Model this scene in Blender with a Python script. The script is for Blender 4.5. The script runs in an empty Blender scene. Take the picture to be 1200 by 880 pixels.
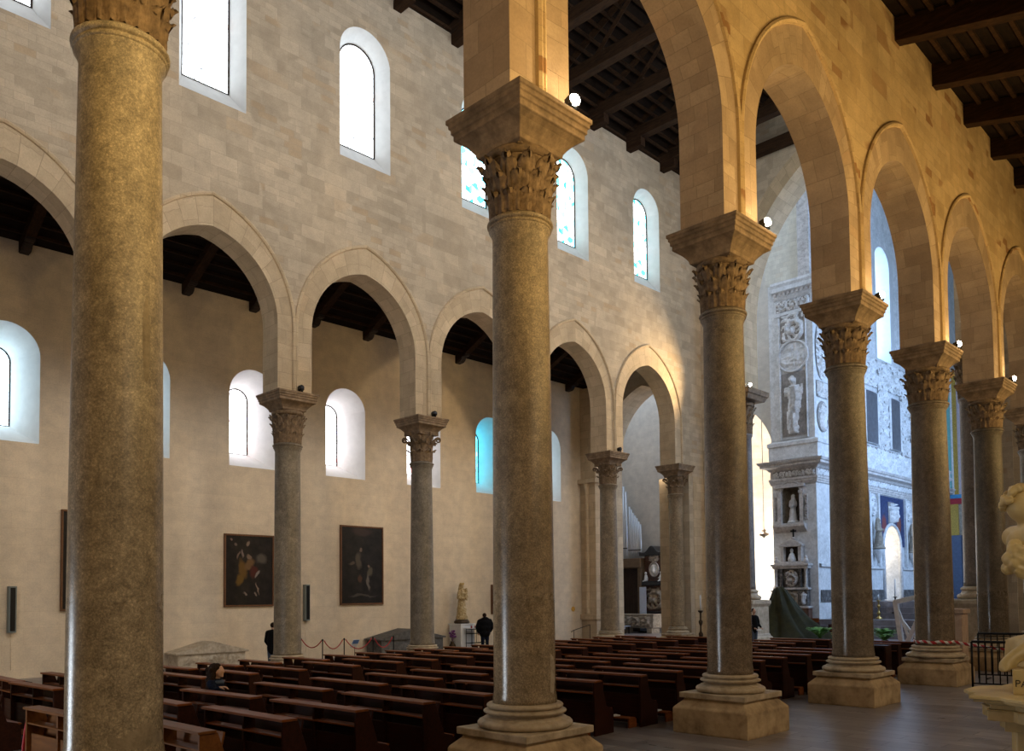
import bpy, math, random
from mathutils import Vector, Matrix, noise
PI = math.pi
random.seed(7)
SC = bpy.context.scene
COL = SC.collection

# ---------------------------------------------------------------- camera, world, exposure
def make_camera():
    f, px, py, yaw, pit, roll, h = 984.09, 605.33, 658.24, 0.778048, 0.0413748, -0.0098441, 2.53488
    cy, sy = math.cos(yaw), math.sin(yaw)
    fw = Vector((-sy*math.cos(pit), cy*math.cos(pit), math.sin(pit)))
    r0 = Vector((cy, sy, 0)); u0 = r0.cross(fw)
    r = r0*math.cos(roll) + u0*math.sin(roll); u = r.cross(fw)
    cam = bpy.data.cameras.new('camera'); ob = bpy.data.objects.new('camera', cam); COL.objects.link(ob)
    cam.sensor_fit = 'HORIZONTAL'; cam.sensor_width = 36.0; cam.lens = f/1200*36
    cam.shift_x = -(px-600)/1200; cam.shift_y = (py-440)/1200
    cam.clip_start = 0.05; cam.clip_end = 300
    ob.matrix_world = Matrix(((r.x, u.x, -fw.x, 0), (r.y, u.y, -fw.y, 0), (r.z, u.z, -fw.z, h), (0, 0, 0, 1)))
    SC.camera = ob
make_camera()
SC.view_settings.view_transform = 'Standard'; SC.view_settings.look = 'None'
SC.view_settings.gamma = 1.0; SC.view_settings.use_curve_mapping = False
SC.view_settings.exposure = 0.0
w = bpy.data.worlds.new('sky'); SC.world = w; w.use_nodes = True
w.node_tree.nodes['Background'].inputs[0].default_value = (0.62, 0.78, 1.0, 1)
w.node_tree.nodes['Background'].inputs[1].default_value = 2.0

P_CLER, P_SOUTH, P_AISLE, P_CHOIR, P_APSE_FILL, P_DOOR = 6.0, 24.0, 7.0, 11.0, 15.0, 26.0     # emission of each kind of pane or door, the added apse pane included
WARM = (1.0, 0.70, 0.29)

# ---------------------------------------------------------------- nodes and materials
MATS = {}
def nmat(name):
    m = bpy.data.materials.new(name); m.use_nodes = True
    nt = m.node_tree; b = nt.nodes['Principled BSDF']
    MATS[name] = m
    return m, nt, b
def lk(nt, a, b): nt.links.new(a, b)
def mixc(nt, fac, a, b, mode='MIX'):
    n = nt.nodes.new('ShaderNodeMix'); n.data_type = 'RGBA'; n.blend_type = mode; n.clamp_result = False
    for sock, v in ((n.inputs[0], fac), (n.inputs[6], a), (n.inputs[7], b)):
        if hasattr(v, 'links'): lk(nt, v, sock)
        elif isinstance(v, (int, float)): sock.default_value = v
        else: sock.default_value = (*v, 1)
    return n.outputs[2]
def noise_n(nt, vec, scale, detail=4, rough=.6, dist=0):
    n = nt.nodes.new('ShaderNodeTexNoise'); n.inputs['Scale'].default_value = scale
    n.inputs['Detail'].default_value = detail; n.inputs['Roughness'].default_value = rough; n.inputs['Distortion'].default_value = dist
    if vec is not None: lk(nt, vec, n.inputs['Vector'])
    return n.outputs[0]
def ramp(nt, fac, stops):
    n = nt.nodes.new('ShaderNodeValToRGB'); e = n.color_ramp.elements
    while len(e) < len(stops): e.new(.5)
    for el, (p, c) in zip(e, stops):
        el.position = p; el.color = (*c, 1) if not isinstance(c, (int, float)) else (c, c, c, 1)
    lk(nt, fac, n.inputs[0]); return n.outputs[0]
def coords(nt, kind='Object', scale=None):
    t = nt.nodes.new('ShaderNodeTexCoord'); o = t.outputs[kind]
    if scale:
        m = nt.nodes.new('ShaderNodeMapping'); m.inputs['Scale'].default_value = scale; lk(nt, o, m.inputs[0]); o = m.outputs[0]
    return o
def bump(nt, b, h, strength=.3, dist=.02):
    n = nt.nodes.new('ShaderNodeBump'); n.inputs['Strength'].default_value = strength; n.inputs['Distance'].default_value = dist
    lk(nt, h, n.inputs['Height']); lk(nt, n.outputs[0], b.inputs['Normal'])
def mul(nt, a, k):
    n = nt.nodes.new('ShaderNodeMath'); n.operation = 'MULTIPLY'; lk(nt, a, n.inputs[0]); n.inputs[1].default_value = k; return n.outputs[0]
def addn(nt, a, b):
    n = nt.nodes.new('ShaderNodeMath'); n.operation = 'ADD'; lk(nt, a, n.inputs[0]); lk(nt, b, n.inputs[1]); return n.outputs[0]

def simple(name, col, rough=.6, metal=0.0, var=.15, scale=6, bmp=0.0, spec=.5):
    m, nt, b = nmat(name)
    n = noise_n(nt, coords(nt), scale)
    dark = tuple(c*(1-var) for c in col); lite = tuple(min(1, c*(1+var)) for c in col)
    lk(nt, ramp(nt, n, [(.3, dark), (.7, lite)]), b.inputs['Base Color'])
    b.inputs['Roughness'].default_value = rough; b.inputs['Metallic'].default_value = metal
    b.inputs['Specular IOR Level'].default_value = spec
    if bmp: bump(nt, b, n, bmp)
    return m

def ashlar(name, c1, c2, mortar, patch, bw=.62, bh=.30, mort=.006, rough=.88, patch_amt=.5, stain=.35, bstr=.35, mixed=False):
    m, nt, b = nmat(name)
    uv0 = coords(nt, 'UV'); uv = uv0
    if mixed:                                     # joints wander a little, like old hand-cut courses
        nz = nt.nodes.new('ShaderNodeTexNoise'); nz.inputs['Scale'].default_value = .9; nz.inputs['Detail'].default_value = 2; lk(nt, uv0, nz.inputs['Vector'])
        ma = nt.nodes.new('ShaderNodeVectorMath'); ma.operation = 'MULTIPLY_ADD'; lk(nt, nz.outputs[1], ma.inputs[0]); ma.inputs[1].default_value = (.10, .07, 0); lk(nt, uv0, ma.inputs[2]); uv = ma.outputs[0]
    def bricks(w_, h_, off, sq, ca, cb, cm, bias):
        br = nt.nodes.new('ShaderNodeTexBrick'); lk(nt, uv, br.inputs['Vector'])
        br.inputs['Color1'].default_value = (*ca, 1); br.inputs['Color2'].default_value = (*cb, 1); br.inputs['Mortar'].default_value = (*cm, 1)
        for k, v in (('Scale', 1), ('Mortar Size', mort), ('Mortar Smooth', .3), ('Brick Width', w_), ('Row Height', h_), ('Bias', bias)): br.inputs[k].default_value = v
        br.offset = off; br.squash = sq; br.squash_frequency = 3; return br
    K, O_ = (0, 0, 0), (1, 1, 1)
    br = bricks(bw, bh, .43, .8, c1, c2, mortar, 0); b2 = bricks(bw, bh, .43, .8, K, O_, K, -.12)
    odd = ramp(nt, b2.outputs[0], [(.80, 0), (.9, 1)])
    big = noise_n(nt, uv0, .35, 5, .65); mid = noise_n(nt, uv0, 2.2, 5, .6); fine = noise_n(nt, uv0, 22, 4, .7)
    col, odds, fac = br.outputs[0], odd, br.outputs['Fac']
    if mixed:
        bs = bricks(bw*.58, bh*.5, .37, 1.3, c1, c2, mortar, .05); b4 = bricks(bw*.58, bh*.5, .37, 1.3, K, O_, K, -.05)
        msk = ramp(nt, noise_n(nt, uv0, .42, 2, .5), [(.50, 0), (.53, 1)])
        col = mixc(nt, msk, col, bs.outputs[0]); odds = mixc(nt, msk, odd, ramp(nt, b4.outputs[0], [(.80, 0), (.9, 1)])); fac = mixc(nt, msk, fac, bs.outputs['Fac'])
    c = mixc(nt, mul(nt, odds, patch_amt), col, patch)
    c = mixc(nt, stain, c, ramp(nt, big, [(.3, (.55, .52, .48)), (.7, (1.25, 1.2, 1.12))]), 'MULTIPLY')
    c = mixc(nt, .35, c, ramp(nt, mid, [(.3, (.65, .62, .58)), (.65, (1.15, 1.12, 1.05))]), 'MULTIPLY')
    c = mixc(nt, .25, c, ramp(nt, fine, [(.35, (.6, .57, .52)), (.6, (1.12, 1.1, 1.05))]), 'MULTIPLY')
    lk(nt, c, b.inputs['Base Color']); b.inputs['Roughness'].default_value = rough
    b.inputs['Specular IOR Level'].default_value = .25
    h = addn(nt, mul(nt, fine, .35), mul(nt, fac, -1.0))
    bump(nt, b, h, bstr, .02)
    return m
ashlar('ashlar_nave', (.435, .36, .27), (.575, .48, .365), (.40, .335, .255), (.39, .27, .155), .86, .42, .006, mixed=True, stain=.45, bstr=.35, patch_amt=.55)
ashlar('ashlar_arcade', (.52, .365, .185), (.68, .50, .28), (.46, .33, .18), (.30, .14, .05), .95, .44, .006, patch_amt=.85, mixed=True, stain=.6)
ashlar('ashlar_ring', (.49, .385, .26), (.62, .49, .335), (.40, .31, .21), (.45, .32, .20), .62, .46, .008)
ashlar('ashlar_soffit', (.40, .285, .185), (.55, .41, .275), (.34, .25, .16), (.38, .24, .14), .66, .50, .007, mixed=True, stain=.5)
ashlar('plaster_aisle', (.68, .57, .435), (.71, .60, .46), (.64, .53, .40), (.66, .54, .41), 1.1, .55, .008, patch_amt=.3, stain=.2, bstr=.08)
ashlar('plaster_transept', (.60, .57, .53), (.63, .60, .555), (.56, .53, .49), (.58, .53, .47), 1.1, .5, .008, patch_amt=.3, stain=.25, bstr=.08)
ashlar('ashlar_chapel', (.72, .66, .58), (.8, .74, .66), (.66, .6, .52), (.7, .55, .45), .8, .35, .008)
ashlar('ashlar_choir', (.60, .57, .50), (.68, .65, .57), (.5, .47, .41), (.5, .40, .3), .5, .28, .006)

def floor_mat():
    m, nt, b = nmat('floor_marble')
    g = coords(nt, 'Object')
    mp = nt.nodes.new('ShaderNodeMapping'); mp.inputs['Rotation'].default_value = (0, 0, 0); lk(nt, g, mp.inputs[0])
    br = nt.nodes.new('ShaderNodeTexBrick'); lk(nt, mp.outputs[0], br.inputs['Vector'])
    br.inputs['Color1'].default_value = (.155, .137, .142, 1); br.inputs['Color2'].default_value = (.27, .245, .25, 1); br.inputs['Mortar'].default_value = (.05, .045, .042, 1)
    for k, v in (('Scale', 1), ('Mortar Size', .008), ('Brick Width', 1.6), ('Row Height', .42)): br.inputs[k].default_value = v
    st = noise_n(nt, coords(nt, 'Object', (.9, 5, 1)), 1.6, 6, .65, .6)
    c = mixc(nt, .65, br.outputs[0], ramp(nt, st, [(.3, (.5, .48, .48)), (.55, (1, 1, 1)), (.75, (2.5, 2.4, 2.4))]), 'MULTIPLY')
    lk(nt, c, b.inputs['Base Color'])
    lk(nt, ramp(nt, st, [(.3, .26), (.7, .42)]), b.inputs['Roughness'])
    bump(nt, b, mul(nt, br.outputs['Fac'], -1), .12, .01)
floor_mat()

def granite(name='granite_shaft', gloss=.13):
    # shaft stone: tone comes from the object colour, so each shaft keeps its own
    m, nt, b = nmat(name)
    oi = nt.nodes.new('ShaderNodeObjectInfo'); g = coords(nt)
    sp = noise_n(nt, g, 48, 5, .85); sp2 = noise_n(nt, g, 9, 6, .75, .6); big = noise_n(nt, g, 1.3, 6, .75, .8)
    vs = noise_n(nt, coords(nt, 'Object', (5, 5, .5)), 1.4, 4, .6); fl = noise_n(nt, coords(nt, 'Object', (1, 1, .8)), 17, 3, .6)
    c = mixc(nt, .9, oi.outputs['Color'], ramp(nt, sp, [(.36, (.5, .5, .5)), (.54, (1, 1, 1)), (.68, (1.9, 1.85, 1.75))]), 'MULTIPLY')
    c = mixc(nt, .7, c, ramp(nt, sp2, [(.32, (.5, .48, .45)), (.68, (1.5, 1.46, 1.4))]), 'MULTIPLY')
    c = mixc(nt, .7, c, ramp(nt, big, [(.3, (.5, .46, .42)), (.7, (1.45, 1.42, 1.36))]), 'MULTIPLY')
    c = mixc(nt, .4, c, ramp(nt, vs, [(.3, (.6, .56, .52)), (.7, (1.25, 1.22, 1.2))]), 'MULTIPLY')
    c = mixc(nt, ramp(nt, fl, [(.69, 0), (.76, .55)]), c, (.34, .29, .215))
    lk(nt, c, b.inputs['Base Color'])
    # the lower drum, polished by hands, is glossier than the top
    sx = nt.nodes.new('ShaderNodeSeparateXYZ'); lk(nt, g, sx.inputs[0])
    mr = nt.nodes.new('ShaderNodeMapRange'); mr.inputs[1].default_value = 1.5; mr.inputs[2].default_value = 6.0
    mr.inputs[3].default_value = gloss; mr.inputs[4].default_value = .55; lk(nt, sx.outputs[2], mr.inputs[0])
    lk(nt, addn(nt, mr.outputs[0], mul(nt, sp2, .10)), b.inputs['Roughness'])
    bump(nt, b, addn(nt, mul(nt, sp, .5), sp2), .12, .012)
granite(); granite('granite_far', .40)

def carved(name, lo, hi, dark, scale=9, bstr=.5, rough=.85):
    m, nt, b = nmat(name); g = coords(nt)
    n1 = noise_n(nt, g, scale, 6, .7); n2 = noise_n(nt, g, 1.6, 4, .6)
    c = ramp(nt, n1, [(.32, dark), (.5, lo), (.68, hi)])
    c = mixc(nt, .5, c, ramp(nt, n2, [(.3, (.6, .56, .5)), (.7, (1.25, 1.2, 1.15))]), 'MULTIPLY')
    lk(nt, c, b.inputs['Base Color']); b.inputs['Roughness'].default_value = rough
    bump(nt, b, n1, bstr, .02)
carved('capital_stone', (.19, .125, .07), (.30, .205, .118), (.10, .065, .036))
carved('abacus_stone', (.22, .15, .09), (.33, .23, .14), (.14, .095, .055), 5, .4)
carved('base_stone', (.50, .41, .29), (.62, .53, .40), (.34, .27, .18), 4, .25, .6)
carved('plinth_stone', (.46, .34, .20), (.56, .43, .265), (.26, .18, .10), 3, .3, .75)
carved('putto_marble', (.66, .52, .25), (.74, .60, .31), (.54, .41, .18), 3, .05, .42)
carved('statue_gilt', (.42, .30, .12), (.60, .50, .34), (.16, .09, .04), 14, .3, .45)
carved('tomb_stone', (.30, .26, .21), (.42, .37, .30), (.2, .17, .14), 6, .3)
carved('dark_marble', (.09, .085, .085), (.3, .3, .3), (.03, .028, .028), 5, .2, .35)
carved('stucco_white', (.64, .65, .66), (.74, .75, .76), (.5, .5, .5), 7, .15, .6)
carved('stucco_relief', (.66, .66, .66), (.76, .76, .76), (.45, .44, .43), 11, .3, .7)
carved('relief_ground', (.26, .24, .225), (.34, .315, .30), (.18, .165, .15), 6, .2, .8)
carved('pier_stone', (.52, .49, .47), (.64, .61, .59), (.34, .31, .29), 6, .3, .7)
carved('pink_marble', (.50, .37, .28), (.58, .44, .34), (.40, .29, .21), 3, .1, .5)

def wood(name, a, bcol, rough=.3, scale=(1, 14, 14), bstr=.1, spec=.35):
    m, nt, b = nmat(name)
    b.inputs['Specular IOR Level'].default_value = .12 if rough > .65 else spec
    n = noise_n(nt, coords(nt, 'Object', scale), 1.6, 6, .65, .8); n2 = noise_n(nt, coords(nt), 2.5, 3)
    c = ramp(nt, n, [(.3, a), (.7, bcol)])
    c = mixc(nt, .4, c, ramp(nt, n2, [(.3, (.55, .55, .55)), (.7, (1.35, 1.3, 1.25))]), 'MULTIPLY')
    lk(nt, c, b.inputs['Base Color'])
    lk(nt, ramp(nt, n, [(.3, rough), (.7, rough+.14)]), b.inputs['Roughness'])
    bump(nt, b, n, bstr, .005)
wood('pew_wood', (.014, .0034, .0015), (.042, .0095, .0038), .38, spec=.18)
wood('pew_rail_wood', (.13, .034, .008), (.25, .075, .017), .40, spec=.22)
wood('pew_honey_wood', (.13, .045, .010), (.22, .085, .02), .42, spec=.2)
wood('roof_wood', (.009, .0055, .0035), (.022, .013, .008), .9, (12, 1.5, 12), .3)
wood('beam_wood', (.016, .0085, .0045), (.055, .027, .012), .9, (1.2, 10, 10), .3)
wood('dark_board', (.018, .011, .008), (.04, .022, .014), .5)
wood('frame_wood', (.10, .042, .015), (.17, .075, .028), .4)
wood('case_wood', (.10, .062, .034), (.17, .11, .06), .5)

simple('white_wood', (.74, .73, .70), .5)
simple('black_iron', (.012, .012, .013), .45, .6, .1)
simple('brass', (.42, .28, .09), .3, .9, .2)
simple('dark_bronze', (.06, .04, .025), .4, .7, .3)
simple('speaker_grey', (.16, .185, .175), .5, 0, .06)
simple('red_rope', (.42, .015, .02), .65, 0, .15, 40)
simple('tarp_green', (.027, .023, .0055), .6, 0, .35, 3, .2, .15)
simple('tarp_pale', (.10, .12, .10), .35, 0, .25, 3, .2)
simple('fern_green', (.10, .24, .03), .5, 0, .4, 8)
simple('fern_yellow', (.35, .33, .04), .5, 0, .3, 8)
simple('organ_tin', (.52, .54, .58), .30, .55, .06)
simple('skin', (.52, .30, .20), .5, 0, .08)
simple('hair_dark', (.020, .011, .007), .8, 0, .3, 40, 0, .1)
simple('cloth_black', (.006, .006, .007), .9, 0, .3, 20, 0, .1)
simple('cloth_navy', (.008, .012, .026), .9, 0, .3, 20, 0, .1)
simple('cloth_jeans', (.05, .07, .11), .85, 0, .2, 30)
simple('cloth_white', (.62, .62, .60), .8, 0, .08, 20)
simple('carpet_red', (.30, .02, .02), .9, 0, .2, 30)
simple('paper_white', (.75, .75, .74), .6, 0, .03)
simple('paper_blue', (.10, .20, .45), .6, 0, .3, 12)
simple('purple_flower', (.14, .03, .17), .6, 0, .3, 30)
simple('red_plastic', (.35, .02, .03), .5)
simple('yellow_plate', (.55, .30, .04), .5)
simple('mint_paint', (.16, .42, .38), .45, 0, .1)
simple('gold_leaf', (.55, .36, .08), .35, .6, .35, 14, .3)
simple('slate_panel', (.10, .10, .11), .4, 0, .3, 4)
simple('splay_bright', (.76, .76, .75), .75, 0, .05, 3, .05)
simple('splay_white', (.58, .58, .57), .75, 0, .06, 3, .05)
simple('letter_ink', (.05, .04, .025), .7, 0, .05)
simple('white_marble', (.70, .69, .66), .4, 0, .06, 4)

def painting_mat(name, base, blobs, seed):
    """dark old canvas with soft figures: blobs = (y, z, sy, sz, colour)"""
    m, nt, b = nmat(name); uv = coords(nt, 'UV')
    sx = nt.nodes.new('ShaderNodeSeparateXYZ'); 
    wob = nt.nodes.new('ShaderNodeTexNoise'); wob.inputs['Scale'].default_value = 3.5; wob.inputs['Detail'].default_value = 5; lk(nt, uv, wob.inputs['Vector'])
    ad = nt.nodes.new('ShaderNodeVectorMath'); ad.operation = 'MULTIPLY_ADD'; lk(nt, wob.outputs[1], ad.inputs[0]); ad.inputs[1].default_value = (.22, .22, 0)
    sb = nt.nodes.new('ShaderNodeVectorMath'); sb.operation = 'ADD'; lk(nt, uv, sb.inputs[0]); sb.inputs[1].default_value = (-.11, -.11, 0); lk(nt, sb.outputs[0], ad.inputs[2])
    n = noise_n(nt, uv, 5, 5)
    c = ramp(nt, n, [(.3, tuple(x*.5 for x in base)), (.7, tuple(x*1.6 for x in base))])
    for (cx, cy, rx, ry, rot, colr) in blobs:
        mp = nt.nodes.new('ShaderNodeMapping'); mp.vector_type = 'TEXTURE'
        mp.inputs['Location'].default_value = (cx, cy, 0); mp.inputs['Rotation'].default_value = (0, 0, rot); mp.inputs['Scale'].default_value = (rx, ry, 1)
        lk(nt, ad.outputs[0], mp.inputs[0])
        gr = nt.nodes.new('ShaderNodeTexGradient'); gr.gradient_type = 'SPHERICAL'; lk(nt, mp.outputs[0], gr.inputs[0])
        c = mixc(nt, ramp(nt, gr.outputs[0], [(.05, 0), (.45, 1)]), c, colr)
    lk(nt, c, b.inputs['Base Color']); b.inputs['Roughness'].default_value = .45; b.inputs['Specular IOR Level'].default_value = .2

def pane_mat(name, col, strength, pattern=None, cell=4.0, amt=.5):
    m, nt, b = nmat(name)
    nt.nodes.remove(b)
    e = nt.nodes.new('ShaderNodeEmission'); out = nt.nodes['Material Output']
    lk(nt, e.outputs[0], out.inputs[0]); e.inputs[1].default_value = strength
    if pattern:
        uv = coords(nt, 'UV')
        v = nt.nodes.new('ShaderNodeTexVoronoi'); v.inputs['Scale'].default_value = cell; lk(nt, uv, v.inputs['Vector'])
        sr = nt.nodes.new('ShaderNodeSeparateColor'); lk(nt, v.outputs['Color'], sr.inputs[0])
        c = mixc(nt, ramp(nt, sr.outputs[0], [(1-amt, 0), (1-amt+.02, 1)]), col, mixc(nt, sr.outputs[1], pattern[0], pattern[1]))
        v2 = nt.nodes.new('ShaderNodeTexVoronoi'); v2.feature = 'DISTANCE_TO_EDGE'; v2.inputs['Scale'].default_value = cell; lk(nt, uv, v2.inputs['Vector'])
        c = mixc(nt, ramp(nt, v2.outputs['Distance'], [(.012, 1), (.03, 0)]), c, (.02, .02, .025))
        lk(nt, c, e.inputs[0])
    else: e.inputs[0].default_value = (*col, 1)

# ---------------------------------------------------------------- mesh builder
class MB:
    def __init__(self): self.v = []; self.f = []; self.uv = []; self.sm = []; self.mi = []; self.m = 0
    def vert(self, p): self.v.append(tuple(p)); return len(self.v)-1
    def face(self, idx, uv=None, smooth=False):
        self.f.append(tuple(idx)); self.uv.append(uv); self.sm.append(smooth); self.mi.append(self.m)
    def poly(self, pts, uv=None, smooth=False): self.face([self.vert(p) for p in pts], uv, smooth)
    def grid(self, rows, close_u=False, close_v=False, smooth=True, uvs=None):
        """rows: list of lists of points"""
        n = len(rows); k = len(rows[0]); ids = [[self.vert(p) for p in r] for r in rows]
        for i in range(n if close_v else n-1):
            for j in range(k if close_u else k-1):
                a, b = ids[i][j], ids[i][(j+1) % k]; c, d = ids[(i+1) % n][(j+1) % k], ids[(i+1) % n][j]
                uv = None
                if uvs: uv = [uvs[i][j], uvs[i][j+1], uvs[i+1][j+1], uvs[i+1][j]]
                self.face((a, b, c, d), uv, smooth)
        return ids
    def box(self, c, s, rot=None):
        hx, hy, hz = s[0]/2, s[1]/2, s[2]/2
        pts = [Vector((x, y, z)) for z in (-hz, hz) for y in (-hy, hy) for x in (-hx, hx)]
        if rot is not None: pts = [rot @ p for p in pts]
        i = [self.vert((p.x+c[0], p.y+c[1], p.z+c[2])) for p in pts]
        for q in ((0, 2, 3, 1), (4, 5, 7, 6), (0, 1, 5, 4), (2, 6, 7, 3), (0, 4, 6, 2), (1, 3, 7, 5)): self.face([i[k] for k in q])
    def bb(self, x0, x1, y0, y1, z0, z1): self.box(((x0+x1)/2, (y0+y1)/2, (z0+z1)/2), (abs(x1-x0), abs(y1-y0), abs(z1-z0)))
    def prism(self, poly, a, b, axis):
        """poly of 2-D points extruded from a to b along axis (0,1,2)"""
        def p3(p, t): 
            return {0: (t, p[0], p[1]), 1: (p[0], t, p[1]), 2: (p[0], p[1], t)}[axis]
        A = [self.vert(p3(p, a)) for p in poly]; B = [self.vert(p3(p, b)) for p in poly]; n = len(poly)
        self.face(A[::-1]); self.face(B)
        for i in range(n): self.face((A[i], A[(i+1) % n], B[(i+1) % n], B[i]))
    def lathe(self, prof, seg=32, c=(0, 0, 0), smooth=True, cap=True):
        rows = [[(c[0]+r*math.cos(2*PI*j/seg), c[1]+r*math.sin(2*PI*j/seg), c[2]+z) for j in range(seg)] for r, z in prof]
        ids = self.grid(rows, close_u=True, smooth=smooth)
        if cap: self.face(ids[0][::-1]); self.face(ids[-1])
    def tube(self, path, r, seg=8, smooth=True, closed=False):
        path = [Vector(p) for p in path]; n = len(path); rows = []
        rr = r if isinstance(r, (list, tuple)) else [r]*n
        up = Vector((0, 0, 1)); prev = None
        for i, p in enumerate(path):
            if closed: t = (path[(i+1) % n]-path[i-1])
            else: t = path[min(i+1, n-1)]-path[max(i-1, 0)]
            t.normalize()
            a = prev if prev is not None else (up if abs(t.z) < .9 else Vector((1, 0, 0)))
            s = t.cross(a); s.normalize(); q = s.cross(t); prev = q
            rows.append([p+(s*math.cos(2*PI*j/seg)+q*math.sin(2*PI*j/seg))*rr[i] for j in range(seg)])
        ids = self.grid(rows, close_u=True, close_v=closed, smooth=smooth)
        if not closed: self.face(ids[0][::-1]); self.face(ids[-1])
    def ell(self, c, r, rot=None, seg=16, rings=10):
        top = []; rows = []
        for i in range(1, rings):
            a = PI*i/rings; row = []
            for j in range(seg):
                p = Vector((r[0]*math.sin(a)*math.cos(2*PI*j/seg), r[1]*math.sin(a)*math.sin(2*PI*j/seg), -r[2]*math.cos(a)))
                if rot is not None: p = rot @ p
                row.append(Vector(c)+p)
            rows.append(row)
        ids = self.grid(rows, close_u=True)
        for s, row, z in ((-1, ids[0], -r[2]), (1, ids[-1], r[2])):
            p = Vector((0, 0, z)); p = rot @ p if rot is not None else p
            k = self.vert(Vector(c)+p)
            for j in range(seg):
                a, b = row[j], row[(j+1) % seg]
                self.face((a, k, b) if s < 0 else (a, b, k), None, True)
    def cap(self, p0, p1, r0, r1, seg=14):
        p0, p1 = Vector(p0), Vector(p1); d = (p1-p0)
        if d.length < 1e-6: self.ell(p0, (r0,)*3); return
        d.normalize(); N = 4; path = []; rr = []
        for i in range(N, 0, -1):
            a = PI/2*i/N; path.append(p0-d*r0*math.sin(a)); rr.append(max(r0*math.cos(a), .001))
        path += [p0, p1]; rr += [r0, r1]
        for i in range(1, N+1):
            a = PI/2*i/N; path.append(p1+d*r1*math.sin(a)); rr.append(max(r1*math.cos(a), .001))
        # frames along one straight axis
        a = Vector((0, 0, 1)) if abs(d.z) < .9 else Vector((1, 0, 0)); s = d.cross(a).normalized(); q = s.cross(d)
        rows = [[p+(s*math.cos(2*PI*j/seg)+q*math.sin(2*PI*j/seg))*r for j in range(seg)] for p, r in zip(path, rr)]
        ids = self.grid(rows, close_u=True); self.face(ids[0][::-1]); self.face(ids[-1])
    def sweep(self, prof, path, closed=False, smooth=False):
        """prof: 2-D (out, up) swept round a horizontal polyline path of (x,y), mitred; out = to the right of travel"""
        n = len(path); rows = []
        for i in range(n):
            p = Vector(path[i]).to_2d()
            if closed or 0 < i < n-1:
                a = (p-Vector(path[i-1]).to_2d()).normalized(); b = (Vector(path[(i+1) % n]).to_2d()-p).normalized()
            elif i == 0: a = b = (Vector(path[1]).to_2d()-p).normalized()
            else: a = b = (p-Vector(path[i-1]).to_2d()).normalized()
            na, nb = Vector((a.y, -a.x)), Vector((b.y, -b.x)); m = (na+nb); m = m/max(m.dot(na), .2)
            rows.append([(p.x+m.x*o, p.y+m.y*o, z) for o, z in prof])
        self.grid(rows, close_v=closed, smooth=smooth)
    def mesh(self, name):
        me = bpy.data.meshes.new(name); me.from_pydata(self.v, [], self.f)
        me.polygons.foreach_set('use_smooth', self.sm)
        if max(self.mi or [0]) > 0: me.polygons.foreach_set('material_index', self.mi)
        ul = me.uv_layers.new(name='UVMap'); data = []
        V = self.v
        for f, u in zip(self.f, self.uv):
            if u: 
                for q in u: data += [q[0], q[1]]
                continue
            a, b, c = V[f[0]], V[f[1]], V[f[2]]
            e1 = (b[0]-a[0], b[1]-a[1], b[2]-a[2]); e2 = (c[0]-a[0], c[1]-a[1], c[2]-a[2])
            nx, ny, nz = abs(e1[1]*e2[2]-e1[2]*e2[1]), abs(e1[2]*e2[0]-e1[0]*e2[2]), abs(e1[0]*e2[1]-e1[1]*e2[0])
            for i in f:
                p = V[i]
                if nx >= ny and nx >= nz: data += [p[1], p[2]]
                elif ny >= nz: data += [p[0], p[2]]
                else: data += [p[0], p[1]]
        ul.data.foreach_set('uv', data)
        me.update(); return me
    def build(self, name, mat, parent=None, loc=None, recalc=False):
        me = self.mesh(name)
        for mm in (mat if isinstance(mat, (list, tuple)) else [mat]): me.materials.append(MATS[mm])
        if recalc:
            import bmesh
            bm = bmesh.new(); bm.from_mesh(me); bmesh.ops.remove_doubles(bm, verts=bm.verts, dist=1e-5); bmesh.ops.recalc_face_normals(bm, faces=bm.faces); bm.to_mesh(me); bm.free()
        return link(name, me, parent, loc)
def link(name, me, parent=None, loc=None):
    o = bpy.data.objects.new(name, me); COL.objects.link(o)
    if parent: o.parent = parent
    if loc: o.location = loc
    return o
def bake(o):
    """apply the modifiers of o to its mesh"""
    dg = bpy.context.evaluated_depsgraph_get(); me = bpy.data.meshes.new_from_object(o.evaluated_get(dg))
    o.modifiers.clear(); o.data = me; return o
def bevel(o, w=.01, seg=2):
    m = o.modifiers.new('bevel', 'BEVEL'); m.width = w; m.segments = seg; m.limit_method = 'ANGLE'; return bake(o)
def fuse(mb, name, mat, parent=None, voxel=.03, smooth=4, bumpy=None, loc=None):
    """weld overlapping shapes into one continuous surface"""
    o = mb.build(name, mat, parent, loc)
    m = o.modifiers.new('r', 'REMESH'); m.mode = 'VOXEL'; m.voxel_size = voxel; m.use_smooth_shade = True
    s = o.modifiers.new('s', 'SMOOTH'); s.factor = .6; s.iterations = smooth
    bake(o)
    if bumpy:
        amp, sc = bumpy; vs = o.data.vertices; ns = [v.normal.copy() for v in vs]
        for v, n in zip(vs, ns):
            p = v.co; k = noise.noise(Vector((p.x*sc[0], p.y*sc[1], p.z*sc[2])))
            v.co = p+n*(amp*k)
    if not o.data.materials: o.data.materials.append(MATS[mat])
    for p in o.data.polygons: p.use_smooth = True
    return o
def tag(o, label, cat, group=None, kind=None):
    o['label'] = label; o['category'] = cat
    if group: o['group'] = group
    if kind: o['kind'] = kind
    return o
def thing(name, label, cat, loc=(0, 0, 0), rz=0, group=None, kind=None):
    o = bpy.data.objects.new(name, None); COL.objects.link(o); o.location = loc; o.rotation_euler = (0, 0, rz); o.empty_display_size = .1
    return tag(o, label, cat, group, kind)
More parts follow.
